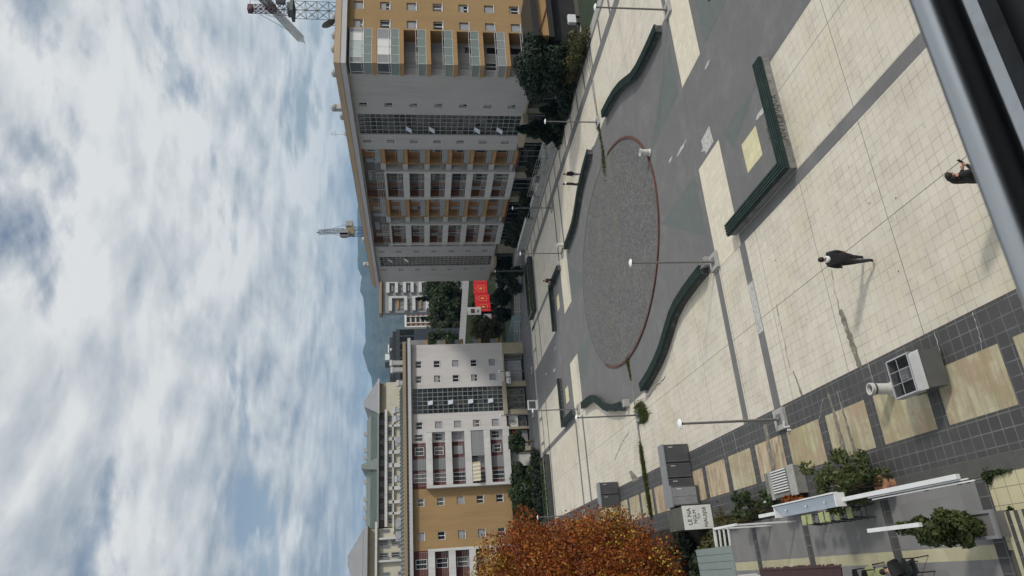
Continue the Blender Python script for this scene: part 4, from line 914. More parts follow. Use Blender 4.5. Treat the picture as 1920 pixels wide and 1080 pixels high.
b = MB(); b.tube((45.5, 64.8, 21.9), (45.5, 64.8, 23.6), .03, 5); b.tube((45.5, 64.2, 23.0), (45.5, 65.4, 23.0), .02, 4); b.tube((45.5, 64.4, 23.3), (45.5, 65.2, 23.3), .02, 4)
tag(recenter(b.build('roof_aerial', M['rail'])), 'thin television aerial standing on the long roof above the first stair tower', 'aerial')
# ------------------------------------------------------------------ the gap between the blocks: hoarding, kiosk, fences
def hoarding(x0, x1, y0, y1, z0, z1, lab):
    t = thing('billboard', lab, 'billboard', ((x0 + x1)/2, (y0 + y1)/2, 0), group=None)
    b = MB(); b.hexa([(x0, y0, z0), (x1, y1, z0), (x1, y1 + .12, z0), (x0, y0 + .12, z0)], [(x0, y0, z1), (x1, y1, z1), (x1, y1 + .12, z1), (x0, y0 + .12, z1)]); b.build('panel', M['red_board'], t)
    m = MB(); L = x1 - x0
    def P2(u, v): return (x0 + L*u, y0 + (y1 - y0)*u - .015, z0 + (z1 - z0)*v)
    pts = [(.5, .92), (.58, .72), (.82, .62), (.76, .45), (.82, .25), (.58, .2), (.42, .2), (.2, .25), (.24, .45), (.16, .62), (.42, .72)]
    for p, q in zip(pts, pts[1:] + pts[:1]): m.tube(P2(*p), P2(*q), .03, 4)
    m.box(x0 + L*.42, x0 + L*.58, P2(.5, 0)[1] - .02, P2(.5, 0)[1], z0 + (z1 - z0)*.38, z0 + (z1 - z0)*.58); m.build('emblem', M['gold_mark'], t)
    for u in (.06, .94): s = MB(); q = P2(u, 0); s.box(q[0] - .05, q[0] + .05, q[1] + .14, q[1] + .25, 0, z1); s.build('post', M['steel_dark'], t)
xs = [(50.2, 48.3, 4.25, 2.15), (48.2, 46.6, 4.1, 1.75), (46.55, 45.0, 4.0, 1.65)]
hoarding(50.4, 48.35, 118, 118, 1.9, 4.4, 'red hoarding with gold emblem next to the corner of the long block')
hoarding(48.25, 46.6, 118, 118, 1.6, 4.3, 'middle one of the red hoardings with a gold emblem')
hoarding(46.55, 44.9, 118, 118, 1.5, 4.25, 'red hoarding with gold emblem beside the white notice')
hoarding(52.6, 50.5, 118, 118, 1.9, 4.35, 'red hoarding half hidden by the corner of the long block')
t = thing('notice_sign', 'white notice with two small pictures on posts beside the red hoardings', 'sign', (44.6, 117, 0))
b = MB(); b.box(43.9, 45.35, 117, 117.08, 3.4, 5.8); b.build('panel', M['white_paint'], t)
b = MB(); b.box(44.2, 45.0, 116.97, 116.99, 4.5, 5.2, 0); b.box(44.3, 44.9, 116.97, 116.99, 3.7, 4.1, 1); b.build('picture', [M['cloth_brown'], M['corrug']], t)
for x in (44.0, 45.1): b = MB(); b.box(x, x + .1, 117.1, 117.2, 0, 5.7); b.build('post', M['black_metal'], t)
t = thing('kiosk', 'small red kiosk with a white chest freezer in front beside the notice', 'kiosk', (43.2, 117, 0))
b = MB(); b.box(42.7, 44.0, 117.7, 119, .0, 2.9); b.build('cabin', M['crane_red'], t)
b = MB(); b.box(42.8, 43.9, 116.8, 117.5, 1.6, 2.9); b.box(42.9, 43.8, 116.78, 116.8, 1.75, 2.75, 0); b.build('freezer', M['white_paint'], t, bevel=.08)
b = MB(); b.hexa([(36, 121, 0), (62, 121, 0), (62, 135, 0), (36, 135, 0)], [(36, 122.2, 6.6), (62, 122.2, 3.9), (62, 135, 3.9), (36, 135, 6.6)]); b.build('embankment', M['lawn'], kind='structure')
b = MB()
for i in range(88):
    x = 36.2 + i*.285; z = 6.6 - (x - 36)*.104; b.hexa([(x, 122.3, z - .05), (x + .24, 122.3, z - .08), (x + .24, 122.36, z - .08), (x, 122.36, z - .05)], [(x, 122.3, z + 1.15), (x + .24, 122.3, z + 1.12), (x + .24, 122.36, z + 1.12), (x, 122.36, z + 1.15)])
tag(recenter(b.build('slat_fence', M['eave'])), 'long pale slatted fence along the bank between the blocks', 'fence')
b = MB()
for i in range(7): y = 91.3 + i*1.5; x = 33.9 - i*.25; b.hexa([(x, y, .1), (x + .04, y, .1), (x - .2, y + 1.42, .1), (x - .24, y + 1.42, .1)], [(x, y, 1.5), (x + .04, y, 1.5), (x - .2, y + 1.42, 1.5), (x - .24, y + 1.42, 1.5)])
tag(recenter(b.build('glass_screen', M['glass_fence'])), 'low pale blue glass screen at the end of the low block', 'fence')
sheet('lawn', [(32.2, 42.5, 98.2, 116)], .012, M['lawn'])
# the little brown house with the timber brace at the right edge of the photo
t = thing('shelter', 'low shelter with ochre wall and dark diagonal brace below the end of the long block', 'building', (46.5, 46.6, 0))
b = MB(); b.box(43.2, 49.5, 46.6, 50.6, 2.75, 3.7); b.build('wall', M['orange_slab'], t)
b = MB(); b.box(42.8, 49.6, 46.2, 50.9, 3.7, 4.25); b.box(42.8, 49.6, 46.3, 46.6, 2.35, 2.72); b.build('roof', M['black_metal'], t)
b = MB(); b.hexa([(43.4, 46.5, 3.6), (43.6, 46.5, 3.6), (43.6, 46.58, 3.6), (43.4, 46.58, 3.6)], [(46.2, 46.5, 2.75), (46.4, 46.5, 2.75), (46.4, 46.58, 2.75), (46.2, 46.58, 2.75)]); b.build('brace', M['red_wall'], t)
b = MB(); b.box(43.2, 49.5, 47.2, 50.6, 0, 2.4); b.build('interior', M['dark_in'], t)
t = thing('air_conditioner', 'white air conditioner outdoor unit standing in the grass by the shelter', 'air conditioner', (44.6, 46.4, 0))
b = MB(); b.box(44.2, 45.1, 46.0, 46.35, .35, 1.05); b.build('casing', M['white_paint'], t, bevel=.02)
b = MB(); b.lathe((0, 0, 0), [(.26, 0), (.26, .02)], 16); o = b.build('fan_grille', M['steel_dark'], t); o.rotation_euler = (math.radians(90), 0, 0); o.location = (0, -.40, .7)
for x in (44.25, 44.95): b = MB(); b.box(x, x + .1, 46.0, 46.3, 0, .35); b.build('foot', M['steel_dark'], t)
sheet('lawn', [(41.5, 50, 30, 46.0)], .012, M['lawn'])
# ------------------------------------------------------------------ plants: many leaf-sized faces spread through each crown
def leaves(mb, clumps, n, size, r, flat=.6, shell=.55, m=0, droop=0.0, aspect=1.6):
    tot = sum(c[1][0]*c[1][1]*c[1][2] for c in clumps) or 1
    for (c, rad) in clumps:
        k = int(n*rad[0]*rad[1]*rad[2]/tot)
        for _ in range(k):
            while True:
                x, y, z = r.uniform(-1, 1), r.uniform(-1, 1), r.uniform(-1, 1); q = x*x + y*y + z*z
                if q <= 1 and q > shell*shell*r.random(): break
            p = Vector((c[0] + x*rad[0], c[1] + y*rad[1], c[2] + z*rad[2]))
            nrm = (Vector((x, y, z + .3)) + Vector((r.gauss(0, 1), r.gauss(0, 1), r.gauss(0, 1)))*flat).normalized()
            a = nrm.cross(Vector((r.gauss(0, 1), r.gauss(0, 1), r.gauss(0, 1)))).normalized(); b_ = nrm.cross(a)
            s = size*r.uniform(.55, 1.35)
            mb.face([p - a*s*.5*aspect, p + b_*s*.42, p + a*s*.5*aspect, p - b_*s*.42], m)
def sub_clumps(center, rad, n, k, r, zb=-1.0, pw=2):
    out = []
    for _ in range(n):
        while True:
            x, y, z = r.uniform(-1, 1), r.uniform(-1, 1), r.uniform(zb, 1); q = abs(x)**pw + abs(y)**pw + abs(z)**pw
            if .25 < q <= 1: break
        s = k*r.uniform(.7, 1.25)
        out.append(((center[0] + x*rad[0]*(1 - k*.35/max(rad)), center[1] + y*rad[1]*(1 - k*.35/max(rad)), center[2] + z*rad[2]*(1 - k*.35/max(rad))), (s, s, s*.8)))
    return out
def limbs(mb, base, top, r0, clumps, rnd, n=9, m=0):
    base = Vector(base); top = Vector(top)
    prev = base; pr = r0
    for i in range(1, 6):
        t = i/5; p = base.lerp(top, t) + Vector((rnd.uniform(-.12, .12), rnd.uniform(-.12, .12), 0)); rr_ = r0*(1 - .7*t); mb.tube(prev, p, pr, 9, rr_, m); prev, pr = p, rr_
    for c, rad in rnd.sample(clumps, min(n, len(clumps))):
        c = Vector(c); t = rnd.uniform(.4, .95); a = base.lerp(top, t); mid = a.lerp(c, .55) + Vector((0, 0, rnd.uniform(-.1, .35)))
        mb.tube(a, mid, r0*.34, 6, r0*.2, m); mb.tube(mid, c, r0*.2, 5, r0*.06, m)
def tree(name, label, cat, base, h_trunk, center, rad, n, size, mat, seed, nclump=26, ck=.36, group=None, r0=.16, extra=None, zb=-1.0, shell=.55):
    r = random.Random(seed); t = thing(name, label, cat, base, group=group)
    cl_ = sub_clumps(center, rad, nclump, ck*min(rad), r, zb)
    core = [(center, (rad[0]*.72, rad[1]*.72, rad[2]*.72))]
    b = MB(); leaves(b, cl_, int(n*.8), size, r, shell=shell); leaves(b, core, int(n*.2), size*1.3, r); b.build('crown', mat, t)
    if h_trunk:
        b = MB(); limbs(b, base, (center[0], center[1], center[2] + rad[2]*.35), r0, cl_, r); b.build('trunk', M['bark'], t)
    return t
def cone_tree(name, label, cat, base, h, r0, n, size, mat, seed, group=None):
    r = random.Random(seed); t = thing(name, label, cat, base, group=group); b = MB()
    for _ in range(n):
        u = r.random()**.75; z = h*(.03 + .97*(1 - u)) ; R = r0*(1 - ((z/h)**1.15))*(.55 + .5*r.random())*(1 + .22*math.sin(z*5 + seed)) + .06; a = r.uniform(0, 2*math.pi)
        p = Vector((base[0] + R*math.cos(a), base[1] + R*math.sin(a), base[2] + z))
        up = (Vector((math.cos(a)*.8, math.sin(a)*.8, .8)) + Vector((r.gauss(0, .4), r.gauss(0, .4), r.gauss(0, .4)))).normalized(); sd = up.cross(Vector((r.gauss(0, 1), r.gauss(0, 1), r.gauss(0, 1)))).normalized()
        s = size*r.uniform(.6, 1.3); b.face([p - up*s*.8, p + sd*s*.35, p + up*s*.8, p - sd*s*.35])
    b.build('crown', mat, t)
    b = MB(); b.tube(base, (base[0], base[1], base[2] + h*.9), .12, 8, .02); b.build('trunk', M['bark'], t); return t
# the big orange tree
r = random.Random(8); OT = thing('autumn_tree', 'big broad tree in rust red and orange autumn leaf beside the grey cabinets', 'tree', (-2.4, 42.2, 0))
oc = (-2.5, 42.3, 5.8); cl_ = sub_clumps(oc, (6.1, 6.0, 6.8), 260, 1.15, r, -.78, 2.5) + sub_clumps((.0, 37.9, 2.6), (1.9, 1.8, 1.6), 26, .7, r)
b = MB(); leaves(b, cl_, 115000, .115, r, flat=1.0, shell=.3, aspect=1.3); leaves(b, [(oc, (5.6, 5.5, 6.3))], 42000, .125, r); b.build('crown', M['l_orange'], OT)
yc = [((c[0], c[1], c[2]), rad) for c, rad in cl_ if (c[2] > 9.8) or (c[2] < 4.0 and r.random() < .55) or r.random() < .08]
b = MB(); leaves(b, [((c[0], c[1] - .25, c[2] + .3), rad) for c, rad in yc], 15000, .115, r, flat=1.0, shell=.6, aspect=1.3); b.build('yellow_leaves', M['l_ygreen'], OT)
b = MB(); limbs(b, (-2.4, 42.2, 0), (-2.5, 42.3, 9.5), .26, cl_, r, 40); b.build('trunk', M['bark'], OT)
# conifers and shrubs at the foot of the long block
tree('conifer', 'big dark rounded conifer below the corner loggias', 'tree', (41.4, 49.0, 0), 1, (41.6, 48.7, 2.7), (2.7, 2.9, 2.75), 15000, .20, M['l_conifer'], 31, 34, .38)
cone_tree('cypress', 'pointed dark cypress in front of the first stair tower', 'tree', (41.0, 57.2, 0), 4.5, 1.5, 6500, .22, M['l_conifer'], 32)
cone_tree('cypress', 'dark broken cypress between the rounded conifer and the pointed one', 'tree', (41.2, 54.3, 0), 2.6, 1.2, 3000, .2, M['l_conifer'], 33)
tree('shrub', 'low olive green hedge shrub under the big conifer by the paving', 'shrub', (40.7, 46.2, 0), 0, (40.9, 46.6, .75), (1.0, 3.2, .95), 4500, .16, M['l_olive'], 34, 16, .8)
tree('shrub', 'wide black-green hedge along the paving below the cypress', 'shrub', (40.5, 52.5, 0), 0, (40.8, 53.0, .6), (.8, 4.6, .75), 5000, .16, M['l_conifer'], 35, 18, .9)
tree('shrub', 'small dark pine shrub on the ramp terrace', 'shrub', (42.2, 65.5, .75), 0, (42.2, 65.5, 1.5), (.7, .9, .9), 1600, .16, M['l_dark'], 36, 10, .5)
tree('shrub', 'dark shrub behind the dark scribbled box', 'shrub', (42.4, 67.6, .75), 0, (42.4, 67.6, 1.4), (.5, .7, .7), 1000, .15, M['l_dark'], 37, 8, .5)
for i, (y, rz_, hh, lab) in enumerate(((73.5, 1.6, 1.9, 'dark spiky shrub at the top of the steps by the long block'), (76.3, 1.3, 1.6, 'low dark shrub at the near end of the white coping'), (80.3, 2.1, 2.6, 'tall dark bush over the middle of the white coping'), (84.2, 2.0, 2.3, 'dark bush at the far end of the white coping'))):
    tree('shrub', lab, 'shrub', (42.3, y, .3), 0, (42.3, y, .3 + hh*.5), (.9, rz_, hh*.55), 3000, .18, M['l_dark'], 40 + i, 14, .55)
M['l_olive2'] = leaf('mixed_green_leaf', [(.016, .022, .008), (.035, .045, .014), (.07, .075, .022)], trans=.15)
# trees between the blocks
def tb(name, lab, base, c, rad, n, size, mat, seed, **k): return tree(name, lab, 'tree', base, 1, c, rad, n, size, mat, seed, **k)
tb('leafy_tree', 'tall dark green tree touching the corner of the long block', (57.5, 140, 4), (57.5, 140, 9.0), (4.6, 4, 4.6), 9000, .34, M['l_green'], 51, nclump=60, ck=.3)
tb('leafy_tree', 'dark green tree under the white balcony frames', (52.5, 138, 4.5), (52.5, 138, 9.0), (4.0, 4, 4.4), 9000, .34, M['l_green'], 52, nclump=60, ck=.3)
tb('leafy_tree', 'broad green tree in front of the cream tower', (47.5, 136, 5), (47.0, 136, 9.2), (4.0, 4, 4.2), 9000, .32, M['l_olive2'], 53, nclump=60, ck=.3)
tb('leafy_tree', 'leafy tree above the fence beside the low block', (40.4, 125.5, 6), (40.2, 125.5, 9.6), (4.0, 3.0, 4.2), 9000, .32, M['l_green'], 54, nclump=60, ck=.3)
cone_tree('cypress', 'dark pointed cypress against the white balcony block', 'tree', (60.5, 150, 0), 15.0, 2.2, 3500, .5, M['l_dark'], 55)
cone_tree('cypress', 'slim dark cypress in front of the cream tower', 'tree', (56.4, 152, 0), 14.0, 1.8, 3000, .5, M['l_dark'], 56)
tb('leafy_tree', 'bare greyish tree behind the roof of the low block', (46.8, 142, 0), (46.4, 142, 13.5), (2.6, 3, 3.0), 2600, .3, M['l_dark'], 57)
tb('leafy_tree', 'yellowing olive tree below the slatted fence by the low block', (39.4, 113, 0), (39.3, 113, 3.1), (2.7, 2.2, 2.7), 9000, .22, M['l_olive'], 58, nclump=40, ck=.4)
tb('leafy_tree', 'reddish bush behind the end balconies of the low block', (33.2, 108, 0), (33.2, 108, 2.0), (1.4, 2, 1.8), 2600, .22, M['l_olive'], 59)
tb('leafy_tree', 'green bush standing behind the red hoardings', (47.2, 119.9, 0), (47.2, 119.9, 3.0), (6.2, 1.3, 2.3), 9000, .26, M['l_green'], 60)
for i, (x, y, s, lab) in enumerate(((44.4, 103, 1.15, 'dark round evergreen below the nearest red hoarding'), (40.8, 101, 1.7, 'largest dark round evergreen in the garden between the blocks'), (38.6, 103, 1.4, 'dark evergreen in the garden beside the lawn'), (44.4, 95.2, 1.5, 'dark evergreen at the far corner of the long block'), (41.8, 94.6, 1.6, 'dark round shrub behind the thin railing'))):
    tree('evergreen', lab, 'tree', (x, y, 0), 1, (x, y, s*.95), (s, s, s*.95), 4500, .22, M['l_conifer'], 70 + i)
for i, (x, y, s, lab) in enumerate(((39.2, 87.6, .9, 'small dark ball shrub outside the railing near the plaza corner'), (37.6, 89.6, 1.15, 'larger dark ball shrub outside the railing near the plaza corner'))):
    tree('shrub', lab, 'shrub', (x, y, 0), 0, (x, y, s*.9), (s, s, s*.9), 2200, .18, M['l_dark'], 80 + i, 10, .5)
tree('hedge', 'high dark green hedge in front of the ochre wall of the low block', 'hedge', (8.5, 90.5, 0), 0, (8.5, 90.6, 1.6), (5.6, 1.1, 1.75), 14000, .24, M['l_green'], 85, 50, .8)
tree('leafy_tree', 'small green tree before the shops left of the hedge end', 'tree', (16.2, 90.2, 0), 1, (16.0, 90.2, 2.1), (1.5, 1.1, 1.4), 2600, .22, M['l_green'], 86, 14, .45)
tree('hedge', 'low clipped dark hedge along the street by the plaza edge', 'hedge', (10.0, 86.3, 0), 0, (10.0, 86.3, .5), (6.2, .7, .6), 7000, .2, M['l_dark'], 87, 36, 1.0)
tree('shrub', 'dark bushy shrub hidden behind the orange tree by the plaza edge', 'shrub', (3.5, 86, 0), 0, (3.6, 86.4, 1.3), (2.6, 2.2, 1.5), 5000, .24, M['l_dark'], 88, 24, .5)
for i, (x, y, sx, sy, lab) in enumerate(((.3, 34.9, 1.1, .7, 'dark olive bush in the corner between the terrace frame and the concrete block'), (-.9, 36.5, 1.6, 1.1, 'dark shrub in the shade under the orange tree'), (.9, 38.6, .8, 1.5, 'low dark growth behind the concrete block under the orange tree'))):
    tree('shrub', lab, 'shrub', (x, y, 0), 0, (x, y, .55), (sx, sy, .6), 2600, .16, M['l_dark' if i else 'l_olive'], 120 + i, 14, .6)
# grass and weeds growing in the joints
def weeds(name, label, pts, n, h, seed, mat='l_green', cat='weeds'):
    r = random.Random(seed); b = MB()
    for _ in range(n):
        x, y, sx, sy = r.choice(pts); p = Vector((x + r.gauss(0, sx), y + r.gauss(0, sy), .02)); a = r.uniform(0, 6.28); l = Vector((math.cos(a)*.6, math.sin(a)*.6, 1)).normalized()*h*r.uniform(.4, 1.3); w = Vector((-math.sin(a), math.cos(a), 0))*.02*r.uniform(.7, 1.6)
        b.face([p - w, p + w, p + l*.6 + w*.7, p + l, p + l*.6 - w*.7])
    return tag(recenter(b.build(name, M[mat])), label, cat)
M['l_moss'] = leaf('bright_weed', [(.022, .034, .006), (.05, .068, .010), (.085, .10, .015)], trans=.1)
weeds('weed_clump', 'thick green clump of grass in the gully beside the lamp post', [(9.4 + .07*i, 44.1 + .06*i, .16, .42) for i in range(-6, 8)], 3800, .2, 1, 'l_moss')
weeds('weed_clump', 'green weeds along the gully next to the orange tree', [(7.2 - .28*i, 45.3 - .015*i, .2, .13) for i in range(15)], 4200, .17, 2, 'l_moss')
weeds('weed_clump', 'grass tuft where the gully meets the disc', [(13.4, 45.6, .16, .18), (13.0, 45.55, .2, .08), (12.5, 45.45, .25, .06)], 900, .12, 3, 'l_moss')
weeds('weed_clump', 'weeds on the far rim of the gravel disc', [(28.9, 44.8, .5, .25), (29.8, 44.6, .5, .1), (31.5, 44.7, .6, .1), (32.8, 44.8, .3, .12)], 1100, .16, 4, 'l_moss')
weeds('weed_clump', 'grass tuft under the seat of the corner bench', [(16.1, 22.3, .25, .10)], 300, .12, 5, 'l_moss')
weeds('weed_clump', 'grass tuft at the corner of the terrace by the big tiles', [(1.55, 16.85, .07, .07), (1.62, 16.5, .03, .2)], 500, .09, 6)
weeds('weed_clump', 'grass tuft at the top of the steps', [(.68, 16.45, .04, .04)], 120, .09, 7)
weeds('weed_clump', 'scrubby weeds by the terrace edge behind the white frame', [(1.75, 33.2, .12, .6), (1.8, 31.5, .08, .7), (1.2, 34.2, .5, .2)], 2600, .3, 8, 'l_olive')
# ------------------------------------------------------------------ benches
def offset(path, d):
    out = []
    for i, p in enumerate(path):
        a = Vector(path[max(i - 1, 0)]); c = Vector(path[min(i + 1, len(path) - 1)]); t = (c - a).normalized(); n = Vector((-t.y, t.x))
        if 0 < i < len(path) - 1:
            t1 = (Vector(p) - a).normalized(); t2 = (c - Vector(p)).normalized(); k = 1/max(.5, math.sqrt(max(0.05, (1 + t1.dot(t2))/2)))
        else: k = 1
        out.append((p[0] + n.x*d*k, p[1] + n.y*d*k))
    return out
def strip(mb, path, d0, d1, z0, z1, m=0):
    A, B_ = offset(path, d0), offset(path, d1)
    for i in range(len(path) - 1):
        q = [A[i], B_[i], B_[i+1], A[i+1]]; mb.hexa([(*p, z0) for p in q], [(*p, z1) for p in q], m)
def bench(label, path, back=None, w=.52, h=.44, base_mat='stone_dark', group='slatted benches on the plaza', n=4, seat_mat='slat'):
    c = path[len(path)//2]; t = thing('bench', label, 'bench', (c[0], c[1], 0), group=group)
    b = MB(); strip(b, path, -w/2 + .02, w/2 - .02, .0, h - .075); b.build('base', M[base_mat], t)
    s = MB(); sw = (w + .04)/n
    for i in range(n): strip(s, path, -w/2 - .02 + i*sw, -w/2 - .02 + (i + 1)*sw - .046, h - .055, h)
    strip(s, path, -w/2 - .035, -w/2 - .022, h - .15, h - .008); strip(s, path, w/2 + .022, w/2 + .035, h - .15, h - .008)
    s.build('seat', M[seat_mat], t)
    return t
near_p = [(13.55, 30.5), (13.5, 31.8), (13.4, 33.2), (13.25, 34.4), (12.95, 35.5), (12.4, 36.6), (11.8, 37.8), (11.35, 39.1), (11.0, 40.6), (10.7, 42.5)]
bench('curved green slatted bench nearest to the viewer, snaking beside the gravel disc', near_p, w=.5, h=.5)
bench('curved green bench with a stone end block near the grass clump', list(reversed(mir(near_p, sy=True))), w=.5, h=.48)
bench('curved green bench at the far right below the conifers', mir(near_p, True), w=.5, h=.48)
bench('curved dark bench behind the gravel disc with two people behind it', mir(near_p, True, True), w=.5, h=.48)
Lb = bench('angled green bench with graffiti on its stone side around the yellow square', [(18.95, 21.55), (13.92, 21.55), (13.92, 27.0)], w=.5, h=.5, base_mat='stone_graf')
bench('angled dark bench in the left corner by the low block', [(18.6, 69.0), (13.9, 69.0), (13.9, 63.8)], w=.5)
bench('angled dark bench in the far corner where one person sits', [(28.8, 63.7), (28.8, 68.9), (23.8, 68.9)], w=.5)
b = MB(); b.box(10.45, 10.95, 46.55, 46.95, 0, .42); tag(recenter(b.build('stone_block', M['concrete'])), 'pale stone block at the end of the curved bench near the grass clump', 'stone block')
# graffiti lettering
def text(name, body, size, mat, parent, loc, rot, ext=.004, align='CENTER', off=0.0):
    c = bpy.data.curves.new(name, 'FONT'); c.body = body; c.size = size; c.extrude = ext; c.offset = off; c.align_x = align; c.align_y = 'CENTER'
    o = bpy.data.objects.new(name, c); COL.objects.link(o)
    dg = bpy.context.evaluated_depsgraph_get(); me = bpy.data.meshes.new_from_object(o.evaluated_get(dg)); bpy.data.objects.remove(o)
    me.materials.clear(); me.materials.append(mat); q = bpy.data.objects.new(name, me); COL.objects.link(q)
    if parent is not None: q.parent = parent; q.location = Vector(loc) - ROOT[parent.name]
    else: q.location = loc
    q.rotation_euler = rot; return q
R90 = math.pi/2
text('graffiti', 'ANTOPANA', .40, M['ink'], Lb, (16.0, 21.312, .22), (R90, 0, 0), off=-.012)
# white and metal frame on the near curved bench end
t = thing('bench_end_frame', 'broken metal frame at the near end of the curved bench by the lamp post', 'metal frame', (13.9, 30.1, 0))
b = MB()
for x in (13.6, 13.8, 14.0): b.box(x - .015, x + .015, 29.9, 30.7, .40, .44)
b.box(13.58, 14.02, 29.9, 29.94, .05, .44); b.box(13.58, 14.02, 30.3, 30.34, .05, .42); b.build('slats', M['steel'], t)
b = MB(); b.box(13.62, 13.98, 29.95, 30.25, .02, .3); b.build('box', M['concrete'], t)
# ------------------------------------------------------------------ street lamps
def lamp_post(label, loc, first=None, h=4.4, gang='lamp posts standing around the plaza'):
    if first: return dup(first, loc, 0, label, gang)
    t = thing('street_lamp', label, 'street lamp', (0, 0, 0), group=gang)
    b = MB(); b.tube((0, 0, .16), (0, 0, h - .1), .058, 10, .045); b.lathe((0, 0, .16), [(.10, 0), (.09, .05), (.06, .1)], 10); b.build('post', M['lampost'], t, smooth=False)
    b = MB(); b.box(-.42, .42, -.42, .42, 0, .15, 0); b.box(-.2, .2, -.2, .2, .15, .17, 1); b.build('footing', [M['concrete'], M['lampost']], t, bevel=.02)
    b = MB(); b.lathe((0, 0, h - .12), [(.08, -.01), (.19, .0), (.205, .015), (.17, .05), (.09, .08), (.03, .10)], 22); s = b.build('lamp_shade', M['lamp_white'], t, smooth=False)
    b = MB(); b.lathe((0, 0, h - .17), [(.05, -.06), (.06, 0), (.06, .035)], 10); b.build('lamp_fitting', M['black_metal'], s)
    t.location = loc; ROOT[t.name] = Vector(loc); return t
L1 = lamp_post('lamp post on a dirty square footing in the black tile band', (5.15, 26.5, 0))
for lab, loc in (('lamp post at the near end of the snaking curved bench', (13.55, 29.55, 0)), ('lamp post beside the green grass clump', (9.4, 44.75, 0)), ('lamp post in front of the pointed cypress', (32.9, 44.85, 0)), ('lamp post in the top right beside the end of the curved bench', (29.2, 29.2, 0)),
                 ('lamp post behind the far end of the bench with two people', (29.7, 62.2, 0)), ('lamp post in front of the shop door with the ramp railing', (36.4, 64.9, 0)), ('lamp post half hidden behind the orange tree', (4.8, 64.3, 0)),
                 ('lamp post at the corner bench next to the curved bench with the stone block', (13.9, 62.3, 0)), ('lamp post by the shutter of the shop right of the stair glazing', (24.6, 86.6, 0)), ('lamp post by the long dark planter in the far corner', (37.6, 84.0, 0)), ('lamp post in front of the shop with the round emblem', (19.3, 88.6, 0))):
    lamp_post(lab, loc, L1)
b = MB(); b.tube((4.75, 26.05, 0), (4.75, 26.05, .22), .05, 8); b.tube((4.75, 26.05, .22), (4.95, 25.95, .24), .035, 8); b.tube((4.62, 26.0, 0), (4.62, 26.0, .15), .04, 8); tag(recenter(b.build('tap', M['white_paint'])), 'small white tap pipes by the footing of the nearest lamp post', 'tap')
# ------------------------------------------------------------------ planters with dark slatted sides
def planter(label, x0, x1, y0, y1, h=.55):
    t = thing('planter', label, 'planter', ((x0 + x1)/2, (y0 + y1)/2, 0))
    b = MB()
    for i in range(4):
        z = .06 + i*.14
        b.box(x0, x1, y0, y0 + .05, z, z + .11); b.box(x0, x1, y1 - .05, y1, z, z + .11); b.box(x0, x0 + .05, y0, y1, z, z + .11); b.box(x1 - .05, x1, y0, y1, z, z + .11)
    b.build('slatted_side', M['slat_dull'], t)
    b = MB(); b.box(x0 + .06, x1 - .06, y0 + .06, y1 - .06, 0, .40); b.build('soil', M['earth'], t)
    r = random.Random(int(x0*10)); b = MB(); leaves(b, [(((x0 + x1)/2, (y0 + y1)/2, .5), ((x1 - x0)/2 - .1, (y1 - y0)/2 - .1, .16))], 5000, .14, r, shell=0); b.build('planting', M['l_green'], t)
    b = MB(); b.box(x0 - .02, x1 + .02, y0 + .9, y0 + .97, .6, .64); b.box(x0 - .02, x0 + .05, y0 - .02, y1, .6, .64); b.build('coping', M['concrete'], t); return t
planter('long planter with dark slatted sides at the far corner of the plaza', 30.2, 37.6, 79.5, 83.0)
planter('long planter with dark slatted sides beside the street and the dark hedge', 5.0, 12.7, 79.5, 83.2)
# ------------------------------------------------------------------ grey cabinets, concrete block
def cabinet(label, x0, x1, y0, y1, h, ridge=False, group='dark grey metal cabinets in a row'):
    t = thing('cabinet', label, 'cabinet', ((x0 + x1)/2, (y0 + y1)/2, 0), group=group)
    b = MB(); b.box(x0, x1, y0, y1, .06, h - .07); b.build('body', M['kiosk'], t)
    b = MB(); b.box(x0 - .03, x1 + .03, y0 - .06, y1 + .03, h - .07, h); b.build('top', M['kiosk_top'], t)
    b = MB()
    for x in (x0 + .03, x1 - .07): b.box(x, x + .04, y0 - .018, y0, .08, h - .1)
    for i in range(9): z = .2 + i*(h - .4)/9; b.box(x0 + .09, x1 - .09, y0 - .008, y0, z, z + .012)
    b.build('door_trim', M['steel_dark'], t)
    b = MB(); b.box(x1 - .16, x1 - .13, y0 - .035, y0 - .018, h*.62, h*.78); b.build('handle', M['white_paint'], t); return t
cabinet('end cabinet of the dark grey row, nearest to the paved plaza', 5.15, 6.1, 37.0, 37.75, 1.5)
cabinet('dark grey cabinet second from the plaza end of the row', 4.35, 5.1, 37.0, 37.75, 1.5)
cabinet('narrow dark grey cabinet beside the glazed one', 3.88, 4.3, 37.0, 37.75, 1.5)
t = cabinet('grey cabinet with a glazed cross-barred front', 2.85, 3.85, 36.5, 37.6, 1.58)
b = MB(); b.box(2.92, 3.78, 36.47, 36.485, .2, 1.5, 0); b.box(3.33, 3.37, 36.455, 36.47, .2, 1.5, 1); b.box(2.92, 3.78, 36.455, 36.47, .55, .59, 1); b.build('glazed_front', [M['kiosk_top'], M['corrug']], t)
cabinet('low dark cabinet between the glazed one and the scribbled block', 2.45, 2.82, 36.9, 37.6, 1.35)
cabinet('separate dark grey cabinet near the orange tree, plaza side', 5.2, 6.05, 52.0, 52.8, 1.5, group='pair of dark grey cabinets by the orange tree')
cabinet('separate dark grey cabinet near the orange tree, tree side', 4.3, 5.15, 52.0, 52.8, 1.5, group='pair of dark grey cabinets by the orange tree')
t = thing('concrete_block', 'mossy concrete block with black writing on its white painted face', 'concrete block', (2.1, 37.0, 0))
b = MB(); b.box(1.62, 2.72, 35.2, 37.6, 0, 1.55); b.build('body', M['mossy_conc'], t, bevel=.03)
b = MB(); b.box(1.6, 2.74, 35.17, 35.196, .08, 1.58); b.build('painted_face', M['graf_white'], t)
